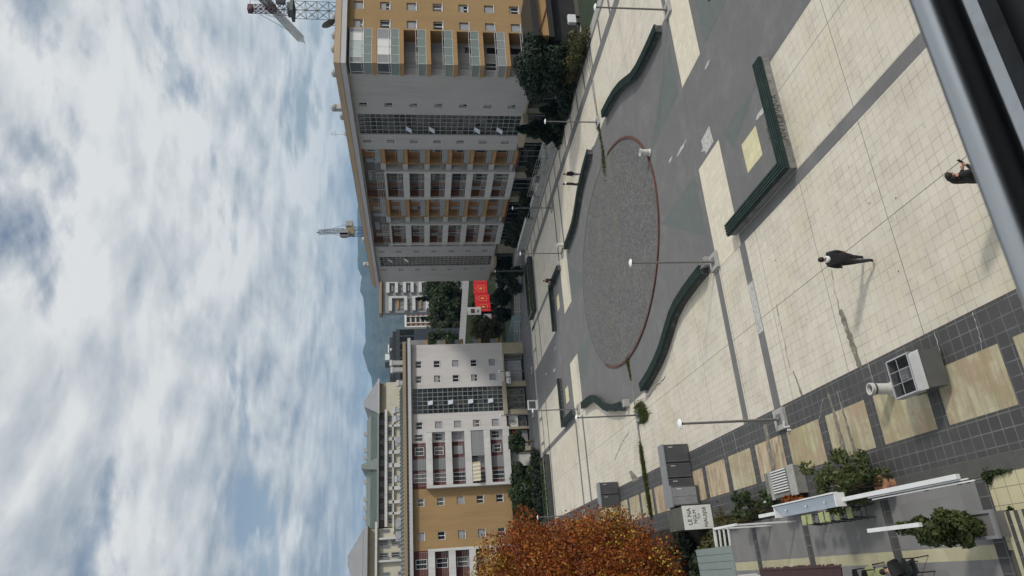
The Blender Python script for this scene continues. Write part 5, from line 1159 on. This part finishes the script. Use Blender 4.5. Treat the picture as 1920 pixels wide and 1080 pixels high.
for s, z, sz, x in (('LE NA', 1.25, .30, 2.22), ('NGLM', .98, .24, 2.2), ('TO', .76, .2, 2.2), ('NAUIJSE', .45, .27, 2.17)): text('writing', s, sz, M['ink'], t, (x, 35.165, z), (R90, random.uniform(-.08, .08), 0), off=.0)
# ------------------------------------------------------------------ the exhaust hood and the white pipe
t = thing('exhaust_hood', 'galvanised steel exhaust hood with a mesh top on the mossy paving', 'ventilation unit', (4.5, 17.9, 0))
b = MB(); b.hexa([(4.05, 17.0, .14), (5.1, 17.0, .14), (5.1, 18.25, .14), (4.05, 18.25, .14)], [(4.0, 17.12, .72), (5.05, 17.12, .72), (5.05, 18.2, .72), (4.0, 18.2, .72)]); b.build('lower_body', M['steel_dark'], t)  # dark steel colour carries the shade below the hood
b = MB()
b.hexa([(3.97, 17.08, .72), (5.08, 17.08, .72), (5.08, 17.12, .72), (3.97, 17.12, .72)], [(3.93, 17.25, .93), (5.0, 17.25, .93), (5.0, 17.29, .93), (3.93, 17.29, .93)])
b.box(3.93, 3.97, 17.22, 18.2, .70, .95); b.box(5.02, 5.06, 17.22, 18.2, .70, .95); b.box(3.97, 5.02, 18.16, 18.2, .70, .95); b.build('hood', M['steel'], t, bevel=.006)
b = MB(); b.box(3.98, 5.01, 17.3, 18.15, .73, .76); b.build('inner_floor', M['dark_in'], t)
b = MB()
for i in range(1, 34): x = 3.97 + i*1.05/34; b.box(x - .002, x + .002, 17.29, 18.16, .945, .949)
for i in range(1, 28): y = 17.29 + i*.87/28; b.box(3.98, 5.01, y - .002, y + .002, .944, .948)
b.build('mesh_top', M['black_metal'], t); b = MB()
for x in (4.32, 4.67): b.box(x - .008, x + .008, 17.29, 18.16, .95, .965)
b.box(3.95, 5.03, 17.25, 17.29, .93, .96); b.box(3.95, 5.03, 18.16, 18.2, .95, .975); b.box(3.94, 3.98, 17.29, 18.16, .95, .975); b.box(5.01, 5.05, 17.29, 18.16, .95, .975)
for y in (17.75,): b.box(3.98, 5.01, y - .008, y + .008, .95, .965)
b.build('top_frame', M['rail'], t)
b = MB(); b.hexa([(4.35, 17.5, .76), (4.75, 17.5, .76), (4.75, 17.9, .76), (4.35, 17.9, .76)], [(4.38, 17.55, .86), (4.72, 17.55, .86), (4.72, 17.85, .90), (4.38, 17.85, .90)]); b.build('fan_cowl', M['steel'], t)
for x in (4.12, 5.02):
    for y in (17.4, 18.18): b = MB(); b.box(x - .03, x + .03, y - .03, y + .03, 0, .18); b.build('foot', M['steel_dark'], t)
b = MB(); c = (4.55, 19.45, 0)
b.lathe(c, [(.235, 0), (.235, .05), (.20, .07), (.20, .1), (.175, .13), (.168, .56), (.178, .565), (.178, .60), (.168, .605), (.166, .66), (.185, .665), (.185, .78), (.155, .78), (.15, .4), (.02, .39)], 24)
pv_ = b.build('vent_pipe', M['pipe_white'], smooth=False); pv_ = recenter(pv_); pv_.rotation_euler = (math.radians(-4), math.radians(3), 0); tag(pv_, 'short white plastic vent pipe standing next to the exhaust hood', 'pipe')
ROOT[pv_.name] = Vector((0, 0, 0)); b = MB(); b.lathe((0, 0, .60), [(.182, 0), (.182, .055)], 24); b.build('pipe_band', M['steel_dark'], pv_)
def bollard(label, x, y, s=1.0):
    t = thing('litter_bin', label, 'litter bin', (x, y, 0)); b = MB(); b.lathe((x, y, 0), [(.24*s, 0), (.27*s, .06), (.22*s, .12), (.22*s, .62*s), (.26*s, .66*s), (.26*s, .74*s), (.2*s, .74*s), (.19*s, .5*s)], 20); b.build('drum', M['pipe_white'], t); return t
bollard('pale round litter bin on the brick rim of the disc', 23.75, 35.4, .9); bollard('small pale bin behind the far end of the curved bench', 30.2, 61.4, .9)
# concrete planter with white bars
t = thing('slatted_planter', 'weathered concrete planter with a white slatted grille beside the pot plant', 'planter', (2.75, 27.0, 0))
b = MB(); b.box(2.2, 3.25, 25.7, 28.2, 0, .42); b.build('box', M['concrete_dark'], t, bevel=.02)
b = MB()
for i in range(9): x = 2.38 + i*.1; b.box(x, x + .045, 26.3, 27.5, .44, .48)
b.build('grille', M['white_paint'], t)
for (y0, y1) in ((25.66, 26.15), (27.55, 27.75)): b = MB(); b.box(2.16, 3.28, y0, y1, .42, .47); b.build('end_slab', M['concrete'], t)
t = thing('fallen_frame', 'pale broken strips lying beside the slatted planter', 'frame', (2.2, 28.4, 0)); b = MB(); b.box(2.2, 2.28, 27.6, 29.4, .02, .07); b.box(1.7, 2.3, 27.7, 27.8, .02, .07); b.build('strip', M['white_paint'], t)
# pot with a leafy oleander
t = thing('potted_shrub', 'leafy shrub in a tilted terracotta pot beside the white rail', 'potted plant', (1.85, 20.75, 0))
b = MB(); b.lathe((1.85, 20.7, 0), [(.18, 0), (.24, .34), (.30, .35), (.31, .45), (.27, .45), (.25, .38), (.02, .37)], 22); o = b.build('pot', M['terracotta'], t)
r = random.Random(77); cls_ = [((2.1 + r.gauss(0, .38), 22.1 + r.gauss(0, .85), .75 + r.uniform(-.45, .75)), (.26, .32, .24)) for _ in range(34)]
b = MB(); leaves(b, cls_, 2900, .08, r, flat=.8, shell=.2, aspect=2.6); b.build('foliage', M['l_shrub'], t)
b = MB()
for c, _ in cls_: b.tube((1.86, 20.7, .4), (1.9, 21.6, .7), .03, 5, .02); b.tube((1.9, 21.6, .7), c, .02, 5, .008)
b.build('stem', M['bark'], t)
t = thing('wild_shrub', 'thin straggly shrub growing by the white sign board', 'shrub', (2.1, 29.2, 0)); r = random.Random(5)
cls_ = [((2.1 + r.uniform(-.35, .5), 29.2 + r.uniform(-1.2, 1.4), .5 + r.uniform(-.3, .6)), (.22, .3, .22)) for _ in range(13)]
b = MB(); leaves(b, cls_, 900, .10, r, aspect=2.2); b.build('foliage', M['l_green'], t); b = MB()
for c, _ in cls_: b.tube((2.1, 29.2, 0), c, .018, 4, .006)
b.build('stem', M['bark'], t)
t = thing('wild_shrub', 'reddish dry shrub tangled behind the white sign board', 'shrub', (1.9, 26.2, 0)); cls_ = [((1.85 + r.uniform(-.2, .2), 26.2 + r.uniform(-1.0, 1.0), .35 + r.uniform(-.2, .3)), (.18, .3, .18)) for _ in range(9)]
b = MB(); leaves(b, cls_, 900, .10, r, aspect=2.4); b.build('foliage', M['l_orange'], t); b = MB()
for c, _ in cls_: b.tube((1.9, 26.2, 0), c, .016, 4, .006)
b.build('stem', M['bark'], t)
# ------------------------------------------------------------------ the café terrace: white frame, sign board, stools
def bar(mb, p, q, w, h, m=0):
    p = Vector(p); q = Vector(q); d = (q - p).normalized(); s = Vector((0, 0, 1)).cross(d).normalized()*w/2; u = Vector((0, 0, h/2))
    mb.hexa([p - s - u, p + s - u, p + s + u, p - s + u], [q - s - u, q + s - u, q + s + u, q - s + u], m)
t = thing('terrace_rail', 'long white steel beam with thin paired rails along the edge of the terrace', 'canopy frame', (1.4, 19.5, 0))
b = MB(); bar(b, (1.42, 24.9, 2.5), (1.42, 14.8, 2.5), .11, .10); b.build('beam', M['white_paint'], t)
b = MB(); bar(b, (1.28, 18.2, 2.46), (1.28, 14.4, 2.46), .03, .03); bar(b, (1.34, 18.4, 2.44), (1.34, 14.6, 2.44), .03, .03); b.build('track', M['white_paint'], t)
for y in (24.7, 21.9): b = MB(); b.box(1.40, 1.44, y - .02, y + .02, 0, 2.44); b.build('post', M['steel_dark'], t)
for y in (14.7, 14.95, 16.1): b = MB(); b.box(1.25, 1.32, y - .04, y + .04, 2.36, 2.44); b.build('roller', M['steel_dark'], t)
t = thing('sign_board', 'pale blue boxed sign board with three small lamps above the lime stools', 'sign', (1.42, 21.4, 0))
b = MB(); b.hexa([(1.30, 19.5, 2.46), (1.30, 23.2, 2.46), (1.62, 23.2, 2.66), (1.62, 19.5, 2.66)], [(1.26, 19.5, 2.53), (1.26, 23.2, 2.53), (1.58, 23.2, 2.73), (1.58, 19.5, 2.73)]); b.build('panel', M['sign_blue'], t)
b = MB(); b.box(1.60, 1.64, 19.45, 23.25, 2.64, 2.80); b.box(1.24, 1.62, 19.44, 19.5, 2.46, 2.76); b.box(1.24, 1.62, 23.2, 23.26, 2.46, 2.76); b.build('edge_frame', M['white_paint'], t)
for y in (20.2, 21.3, 22.6): b = MB(); b.tube((1.42, y, 2.6), (1.42, y, 2.70), .035, 10, .025); b.tube((1.37, y + .05, 2.64), (1.46, y - .05, 2.68), .018, 6); b.build('spot_lamp', M['white_paint'], t)
def stool(label, y, first=None):
    if first: return dup(first, (1.2, y, 0), random.uniform(-.15, .15), label, 'lime topped bar stools under the sign board')
    t = thing('bar_stool', label, 'stool', (0, 0, 0), group='lime topped bar stools under the sign board')
    b = MB(); b.box(-.17, .17, -.15, .15, .71, .76); b.build('seat', M['seat_lime'], t, bevel=.02)
    b = MB()
    for sx in (-1, 1):
        for sy in (-1, 1): b.tube((sx*.13, sy*.11, .71), (sx*.2, sy*.18, 0), .016, 6)
    for s in (-1, 1): b.tube((-.17, s*.15, .25), (.17, s*.15, .25), .012, 6); b.tube((s*.17, -.15, .25), (s*.17, .15, .25), .012, 6)
    b.build('leg_frame', M['black_metal'], t); t.location = (1.2, y, 0); return t
s0 = stool('lime bar stool farthest left in the row', 25.15)
for y, lab in ((24.75, 'lime bar stool next to the farthest left one'), (23.95, 'lime bar stool third from the left, touching its neighbour'), (23.55, 'lime bar stool fourth from the left, touching its neighbour'), (22.95, 'lime bar stool standing alone near the right end'), (22.2, 'lime bar stool at the right end of the row')): stool(lab, y, s0)
t = thing('terrace_canopy', 'pale green panelled canopy with a white end frame beside the orange tree', 'canopy', (.1, 30, 0))
b = MB()
for i in range(4): x0 = -.52 + i*.28; b.hexa([(x0, 27.7, 2.50 + .01*i), (x0 + .265, 27.7, 2.52 + .01*i), (x0 + .265, 31.5, 2.52 + .01*i), (x0, 31.5, 2.50 + .01*i)], [(x0, 27.7, 2.55 + .01*i), (x0 + .265, 27.7, 2.57 + .01*i), (x0 + .265, 31.5, 2.57 + .01*i), (x0, 31.5, 2.55 + .01*i)])
b.build('roof_panel', M['glass_roof'], t)
b = MB(); bar(b, (1.3, 29.3, 2.5), (1.3, 27.0, 2.5), .09, .10); bar(b, (1.3, 29.25, 2.5), (.6, 29.3, 2.5), .07, .1)
for y in (28.75, 28.3, 27.85): bar(b, (1.26, y, 2.5), (.58, y + .08, 2.5), .05, .06)
bar(b, (-.56, 27.65, 2.56), (-.56, 31.6, 2.56), .06, .12); b.build('frame', M['white_paint'], t)
for (x, y) in ((1.26, 29.2), (1.26, 27.05), (-.6, 27.7), (-.6, 31.4)): b = MB(); b.box(x, x + .06, y, y + .06, 0, 2.45); b.build('post', M['white_paint'], t)
t = thing('awning', 'dark maroon awning over the terrace at the bottom edge of the picture', 'awning', (-1.4, 23, 0))
b = MB(); b.hexa([(-.36, 20.5, 2.42), (-.36, 25.8, 2.42), (-3.4, 25.8, 2.85), (-3.4, 20.5, 2.85)], [(-.36, 20.5, 2.46), (-.36, 25.8, 2.46), (-3.4, 25.8, 2.89), (-3.4, 20.5, 2.89)]); b.build('cloth', M['awning'], t)
b = MB(); r = random.Random(3)
for i in range(30): y = 20.5 + i*.177; b.hexa([(-.35, y, 2.46), (-.30 + r.uniform(0, .06), y, 2.44 - r.uniform(0, .1)), (-.30 + r.uniform(0, .06), y + .177, 2.44 - r.uniform(0, .1)), (-.35, y + .177, 2.46)], [(-.36, y, 2.48), (-.33, y, 2.47), (-.33, y + .177, 2.47), (-.36, y + .177, 2.48)])
b.build('valance', M['awning'], t)
for y in (20.6, 25.6): b = MB(); b.box(-3.4, -3.3, y, y + .1, 0, 2.78); b.build('post', M['black_metal'], t)
t = thing('terrace_rail', 'short white beam over the terrace ending in the clipped bush', 'canopy frame', (.5, 17.5, 0))
b = MB(); bar(b, (.52, 18.65, 2.5), (.52, 16.5, 2.5), .10, .09); b.build('beam', M['white_paint'], t)
b = MB(); b.box(.50, .54, 16.9, 16.94, .4, 2.46); b.build('post', M['steel_dark'], t)
t = thing('boxed_bush', 'dense clipped green bush in a grey wooden box by the steps', 'potted plant', (.42, 17.4, 0))
b = MB(); b.box(.12, .72, 16.55, 17.55, 0, .5, 0); b.box(.08, .76, 16.5, 16.6, .46, .54, 1); b.box(.08, .76, 17.5, 17.6, .46, .54, 1); b.box(.08, .16, 16.6, 17.5, .46, .54, 1); b.box(.68, .76, 16.6, 17.5, .46, .54, 1); b.build('box', [M['wood_grey'], M['corrug']], t)
r = random.Random(12); cls_ = sub_clumps((.42, 17.15, 1.35), (.42, .62, .75), 26, .24, r) + [((.5 + r.uniform(-.15, .15), 17.5 + r.uniform(-.2, .5), 1.9 + r.uniform(-.2, .35)), (.16, .2, .16)) for _ in range(8)]
b = MB(); leaves(b, cls_, 7500, .085, r, flat=.8); b.build('foliage', M['l_shrub'], t); b = MB(); b.tube((.42, 17.1, .4), (.42, 17.15, 1.5), .05, 7, .02); b.build('stem', M['bark'], t)
# ------------------------------------------------------------------ shop stand at the far left corner
t = thing('display_stand', 'white framed display board standing on the pavement by the stair glazing', 'sign', (19.6, 84.5, 0))
b = MB(); b.box(19.0, 20.2, 84.5, 84.6, .12, 1.3, 0); b.box(19.15, 20.05, 84.48, 84.5, .3, 1.12, 1); b.build('panel', [M['white_paint'], M['steel_dark']], t)
b = MB(); b.box(19.0, 20.2, 84.3, 84.8, 0, .12); b.build('foot', M['white_paint'], t)
# ------------------------------------------------------------------ the viewer's own balcony: handrail, ledge, wall behind
t = thing('balcony_rail', 'grey round handrail of the viewer crossing the lower right corner, out of focus', 'handrail', (0, .5, H - .6))
zr = H - .621; yr = .575; rr_ = .0245
b = MB(); b.tube((-2.5, yr, zr), (3.5, yr, zr), rr_, 32); b.build('pipe', M['handrail'], t, smooth=True)
for x in (-1.6, 2.6): b = MB(); b.tube((x, yr, zr), (x, yr, H - 1.55), .015, 10); b.build('post', M['handrail'], t)
t = thing('building', 'dark unseen facade behind the viewer with a pale ledge below the handrail', 'building', (0, -2, 0))
zl = H - 1.55; k = 1.55/14.4
b = MB(); b.box(-14, 16, -1.6, 12.2*k, zl - .24, zl - .06); b.build('balcony_slab', M['black_metal'], t)
b = MB(); b.box(-14, 16, 12.21*k, 12.95*k, zl - .12, zl); b.build('ledge', M['ledge'], t)
b = MB(); b.box(-14, 16, -3, -1.6, 0, H + 6); b.box(-14, 16, -1.6, -.1, H + 1.2, H + 1.5); b.build('wall', M['steel_dark'], t)  # unseen dark wall and overhang, added to darken the handrail's near side
# ------------------------------------------------------------------ people
def skin_mesh(verts, edges, rad, root, levels=2):
    me = bpy.data.meshes.new('tmp'); me.from_pydata(verts, edges, []); o = bpy.data.objects.new('tmp', me); COL.objects.link(o)
    o.modifiers.new('s', 'SKIN'); sv = me.skin_vertices[0].data
    for i, r in enumerate(rad): sv[i].radius = (r, r) if not hasattr(r, '__len__') else r; sv[i].use_root = (i == root)
    s = o.modifiers.new('d', 'SUBSURF'); s.levels = levels; s.render_levels = levels
    dg = bpy.context.evaluated_depsgraph_get(); m2 = bpy.data.meshes.new_from_object(o.evaluated_get(dg)); bpy.data.objects.remove(o); bpy.data.meshes.remove(me)
    vs = [v.co.copy() for v in m2.vertices]; fs = [tuple(p.vertices) for p in m2.polygons]; bpy.data.meshes.remove(m2); return vs, fs
MATS = ['skin', 'top', 'legs', 'shoe', 'collar']
def person(label, loc, rz, J, mats, hair='short', collar=False, group=None, extra=None, bulk=1.0, coat=0.0):
    """J: joints in the person's own frame, facing +y"""
    V = {k: Vector(v) for k, v in J.items()}
    names = ['pelvis', 'waist', 'chest', 'neck', 'skull', 'hipL', 'kneeL', 'ankleL', 'toeL', 'hipR', 'kneeR', 'ankleR', 'toeR', 'shL', 'elL', 'wrL', 'palmL', 'shR', 'elR', 'wrR', 'palmR']
    V['skull'] = V['neck'].lerp(V['head'], .55)
    for s in 'LR':
        d = (V['wr'+s] - V['el'+s]).normalized(); V['palm'+s] = V['wr'+s] + d*.075
    ix = {n: i for i, n in enumerate(names)}
    E_ = [('pelvis','waist'),('waist','chest'),('chest','neck'),('neck','skull')]
    for s in 'LR': E_ += [('pelvis','hip'+s),('hip'+s,'knee'+s),('knee'+s,'ankle'+s),('ankle'+s,'toe'+s),('chest','sh'+s),('sh'+s,'el'+s),('el'+s,'wr'+s),('wr'+s,'palm'+s)]
    R = dict(pelvis=(.165, .125), waist=(.155, .12), chest=(.175, .13), neck=(.062, .062), skull=(.05, .05))
    for s in 'LR': R.update({'hip'+s: .10, 'knee'+s: .066, 'ankle'+s: .048, 'toe'+s: .042, 'sh'+s: .082, 'el'+s: .058, 'wr'+s: .036, 'palm'+s: (.036, .02)})
    for k_ in ('pelvis', 'waist', 'chest'): R[k_] = tuple(x*bulk for x in R[k_])
    if coat:
        for s in 'LR': R['hip'+s] = .15; R['sh'+s] = .105; R['el'+s] = .078; R['knee'+s] = .075
    vs, fs = skin_mesh([V[n] for n in names], [(ix[a], ix[b_]) for a, b_ in E_], [R[n] for n in names], 0)
    kind = {}
    for a, b_ in E_:
        k_ = 1
        if a[:3] in ('hip', 'kne') or (a == 'pelvis' and b_ != 'waist'): k_ = 2
        if a[:5] == 'ankle': k_ = 3
        if a[:2] == 'wr' or b_ == 'skull': k_ = 0
        kind[(a, b_)] = k_
    mi = []
    for f in fs:
        c = sum((vs[i] for i in f), Vector())/len(f); best = 9; bk = 1
        for (a, b_), k_ in kind.items():
            p, q = V[a], V[b_]; d = q - p; t = max(0, min(1, (c - p).dot(d)/d.length_squared)); dd = (c - p - d*t).length
            if dd < best: best = dd; bk = k_
        if bk == 2 and coat and c.z > coat: bk = 1
        if bk == 2 and c.z > V['pelvis'].z - .10 and 'sit' not in J and (c - V['pelvis']).length < .3: bk = 1
        mi.append(bk)
    b = MB(); b.v = [tuple(v) for v in vs]; b.f = list(fs); b.m = mi
    # head: skull, jaw, nose, ears, eyes
    hd = V['head']; up = (V['head'] - V['neck']).normalized(); fw = Vector(J.get('face', (0, 1, 0))); fw = (fw - up*fw.dot(up)).normalized(); rt = fw.cross(up)
    def hp(x, y, z): return hd + rt*x + fw*y + up*z
    def hball(c, r, m=0, nu=12, nv=8):
        k = len(b.v)
        for a in range(nv + 1):
            ph = math.pi*a/nv
            for i in range(nu):
                th = 2*math.pi*i/nu; b.v.append(tuple(hp(c[0] + r[0]*math.sin(ph)*math.cos(th), c[1] + r[1]*math.sin(ph)*math.sin(th), c[2] + r[2]*math.cos(ph))))
        for a in range(nv):
            for i in range(nu): j = (i + 1) % nu; b.f.append((k + a*nu + i, k + (a+1)*nu + i, k + (a+1)*nu + j, k + a*nu + j)); b.m.append(m)
    hball((0, 0, .02), (.076, .095, .105)); hball((0, .025, -.055), (.055, .065, .065)); hball((0, .098, -.01), (.013, .018, .022))
    for s in (-1, 1): hball((s*.078, -.005, -.005), (.012, .02, .03)); hball((s*.032, .084, .018), (.013, .008, .009), 3)
    hball((0, .088, -.055), (.024, .008, .006), 3)
    # fingers: four of different length and a thumb from the side of the palm
    for s in 'LR':
        w, p = V['wr'+s], V['palm'+s]; d = (p - w).normalized(); side = d.cross(Vector((0, 1, 0)) if abs(d.y) < .8 else Vector((1, 0, 0))).normalized(); cu = Vector(J.get('curl'+s, tuple(side.cross(d)))).normalized(); ac = cu.cross(d).normalized()
        for i, ln in enumerate((.066, .076, .070, .055)):
            o = p + ac*(-.027 + .018*i); m1 = o + d*ln*.5 + cu*.006; m2 = o + d*ln*.85 + cu*.026; e = o + d*ln + cu*.045
            for a_, c_, r1, r2 in ((o - d*.02, m1, .0095, .009), (m1, m2, .009, .0085), (m2, e, .0085, .006)): b.tube(a_, c_, r1, 6, r2, 0)
        o = w + d*.03 - ac*.03; b.tube(o, o + d*.035 - ac*.022 + cu*.01, .011, 6, .010, 0); b.tube(o + d*.035 - ac*.022 + cu*.01, o + d*.06 - ac*.024 + cu*.028, .010, 6, .007, 0)
    t = b.build('person', [M[m] for m in mats], None, smooth=True)
    t.location = loc; t.rotation_euler = (0, 0, rz); ROOT[t.name] = Vector((0, 0, 0)); tag(t, label, 'person', group)
    h = MB(); k0 = len(b.v); nu, nv = 16, 10
    def shell(c, r, cut):
        k = len(h.v)
        for a in range(nv + 1):
            ph = math.pi*a/nv
            for i in range(nu):
                th = 2*math.pi*i/nu; q = Vector((c[0] + r[0]*math.sin(ph)*math.cos(th), c[1] + r[1]*math.sin(ph)*math.sin(th), c[2] + r[2]*math.cos(ph)))
                h.v.append(tuple(hp(*q)))
        for a in range(nv):
            for i in range(nu):
                th = 2*math.pi*(i + .5)/nu; ph = math.pi*(a + .5)/nv
                y = math.sin(ph)*math.sin(th); z = math.cos(ph)
                if cut(y, z): continue
                j = (i + 1) % nu; h.f.append((k + a*nu + i, k + (a+1)*nu + i, k + (a+1)*nu + j, k + a*nu + j)); h.m.append(0)
    shell((0, -.008, .035), (.086, .104, .102), lambda y, z: z < -.55 or (y > .25 and z < .42) or (y > .6 and z < .7))
    if hair == 'long':
        for i in range(5):
            x = -.06 + .03*i; h.tube(hp(x, -.075, .03), hp(x*1.2, -.105, -.13), .034, 8, .032); h.tube(hp(x*1.2, -.105, -.13), hp(x*1.1, -.10, -.26), .032, 8, .012)
    h.build('hair', M['hair'], t, smooth=True)
    if collar:
        c = MB(); n_ = V['neck']; prof = [(.095, -.075), (.118, -.02), (.108, .03), (.085, .05), (.06, .03)]
        c.lathe((n_.x, n_.y - .02, n_.z), prof, 14); c.build('hood', M['cloth_white'], t, smooth=True)
    return t
def stand(h=1.74, stepL=0.0, stepR=0.0, armL=(.05, 0), armR=(.05, 0), lean=0.0):
    k = h/1.74
    J = dict(pelvis=(0, 0, .93), waist=(0, lean*.3, 1.08), chest=(0, lean, 1.32), neck=(0, lean + .01, 1.49), head=(0, lean + .035, 1.63))
    for s, sg, st, ar in (('L', -1, stepL, armL), ('R', 1, stepR, armR)):
        J['hip'+s] = (sg*.095, 0, .86); J['knee'+s] = (sg*.10, st*.5 + (.07 if st < 0 else .05), .48); J['ankle'+s] = (sg*.10, st, .085 + (.07 if st < -.1 else 0)); J['toe'+s] = (sg*.12, st + .15, .04 + (.0 if st < -.1 else 0))
        J['sh'+s] = (sg*.185, lean, 1.41); J['el'+s] = (sg*(.23 + ar[0]), lean - .03 + ar[1]*.35, 1.13); J['wr'+s] = (sg*(.23 + ar[0]*.8), lean + .06 + ar[1], .90)
    return {a: tuple(x*k for x in v) for a, v in J.items()}
blk = ['skin', 'cloth_black', 'cloth_dark', 'shoe', 'cloth_black']
AZ = az - math.pi/2       # facing away from the viewer
p = person('man in black jacket with white hood walking away across the beige paving', (8.68, 18.85, 0), AZ + .15, stand(1.72, -.30, .26, (.0, .12), (.0, -.06), .03), blk, collar=True, bulk=1.35, coat=.66)
J = stand(1.70, .05, -.05); J['elR'] = (.25, .08, 1.12); J['wrR'] = (.16, .26, 1.26); J['curlR'] = (-1, 0, .2); J['elL'] = (-.24, .05, 1.12); J['wrL'] = (-.08, .24, 1.16)
pw = person('dark haired person in black looking at a phone behind the handrail', (8.22, 13.2, 0), AZ - 1.35, J, ['skin', 'cloth_black', 'cloth_black', 'shoe_dark', 'cloth_black'], hair='long', bulk=1.15, coat=.5)
b = MB(); b.box(-.035, .035, -.005, .005, -.07, .07); ph = b.build('phone', M['black_metal']); ph.location = pw.matrix_basis @ Vector((.13, .36, 1.37)); ph.rotation_euler = (math.radians(-30), 0, pw.rotation_euler[2]); tag(ph, 'black phone held up by the person behind the handrail', 'phone')
person('dark dressed man standing right behind the far curved bench', (32.1, 51.2, 0), AZ + 2.0, stand(1.72, .08, -.08), ['skin', 'cloth_black', 'cloth_grey', 'shoe_dark', 'cloth_black'])
person('dark dressed person with pale scarf standing left behind the far curved bench', (31.7, 52.2, 0), AZ + 1.2, stand(1.62, .08, -.05), ['skin', 'cloth_black', 'cloth_dark', 'shoe_dark', 'cloth_black'], collar=True)
def sit(h=.44):
    J = dict(sit=(0, 0, 0), pelvis=(0, 0, h + .10), waist=(0, -.01, h + .26), chest=(0, .03, h + .50), neck=(0, .06, h + .66), head=(0, .10, h + .79))
    for s, sg in (('L', -1), ('R', 1)):
        J['hip'+s] = (sg*.10, .04, h + .08); J['knee'+s] = (sg*.13, .44, h + .09); J['ankle'+s] = (sg*.13, .46, .09); J['toe'+s] = (sg*.14, .61, .045)
        J['sh'+s] = (sg*.19, .03, h + .59); J['el'+s] = (sg*.25, .08, h + .32); J['wr'+s] = (sg*.17, .32, h + .23)
    return J
person('small figure in brown sitting on the angled far bench', (28.8, 66.9, 0), AZ + 2.4, sit(.44), ['skin', 'cloth_brown', 'cloth_dark', 'shoe_dark', 'cloth_black'])
# the café chair and the man on it
def chair(label, loc, rz, first=None, seat='seat_lime'):
    if first: return dup(first, loc, rz, label, 'black metal chairs on the terrace')
    t = thing('chair', label, 'chair', (0, 0, 0), group='black metal chairs on the terrace')
    b = MB(); b.box(-.21, .21, -.2, .22, .41, .45); b.build('seat', M[seat], t, bevel=.02)
    b = MB(); 
    for i in range(7):
        x0, x1 = -.2 + i*.4/7, -.2 + (i + 1)*.4/7; z0, z1 = .80 + .10*math.sqrt(max(0, 1 - (x0/.21)**2)), .80 + .10*math.sqrt(max(0, 1 - (x1/.21)**2))
        b.hexa([(x0, -.25, .72), (x1, -.25, .72), (x1, -.21, .72), (x0, -.21, .72)], [(x0, -.27, z0), (x1, -.27, z1), (x1, -.23, z1), (x0, -.23, z0)])
    b.build('backrest', M['black_metal'], t)
    for sx in (-1, 1):
        for (p_, q_) in (((sx*.19, .2, .42), (sx*.22, .26, 0)), ((sx*.19, -.25, .85), (sx*.2, -.2, .42)), ((sx*.2, -.2, .42), (sx*.22, -.3, 0))):
            b = MB(); b.tube(p_, q_, .018, 7); b.build('leg', M['black_metal'], t)
    t.location = loc; t.rotation_euler = (0, 0, rz); return t
chair('black chair under the seated man with cap', (-.50, 20.22, 0), .25, None, 'black_metal')
c0 = chair('empty black chair with lime seat next to the maroon awning', (-.62, 22.35, 0), math.pi + .25); chair('empty black chair with lime seat between the seated man and another empty chair', (-.70, 21.85, 0), math.pi + .1, c0)
J = sit(.45); J['chest'] = (0, .10, .93); J['neck'] = (0, .18, 1.07); J['head'] = (0, .26, 1.17); J['shL'] = (-.19, .10, 1.01); J['shR'] = (.19, .10, 1.01); J['waist'] = (0, .02, .70)
man = person('man in black jacket and cap bent forward on a terrace chair', (-.50, 20.22, 0), .25, J, ['skin', 'cloth_black', 'cloth_teal', 'shoe_dark', 'cloth_black'], bulk=1.2)
t = thing('cafe_table', 'small dark round cafe table beside the seated man', 'table', (-1.05, 21.0, 0)); b = MB(); b.lathe((-1.05, 21.0, .70), [(.34, 0), (.34, .03)], 20); b.build('table_top', M['black_metal'], t); b = MB(); b.tube((-1.05, 21.0, 0), (-1.05, 21.0, .7), .03, 8); b.lathe((-1.05, 21.0, 0), [(.22, 0), (.2, .03), (.04, .05)], 14); b.build('pedestal', M['black_metal'], t)
# ------------------------------------------------------------------ litter specks and leaves on the paving
b = MB(); r = random.Random(99)
for _ in range(260):
    x, y = r.uniform(5, 18), r.uniform(14, 46)
    if r.random() < .4: x, y = r.uniform(4.5, 9), r.uniform(30, 48)
    s = r.uniform(.012, .04); a = r.uniform(0, 3.1); c_, s_ = math.cos(a)*s, math.sin(a)*s; b.face([(x - c_, y - s_, .026), (x + s_*.6, y - c_*.6, .026), (x + c_, y + s_, .030), (x - s_*.6, y + c_*.6, .026)])
b.build('fallen_leaves', M['l_orange'], kind='stuff')
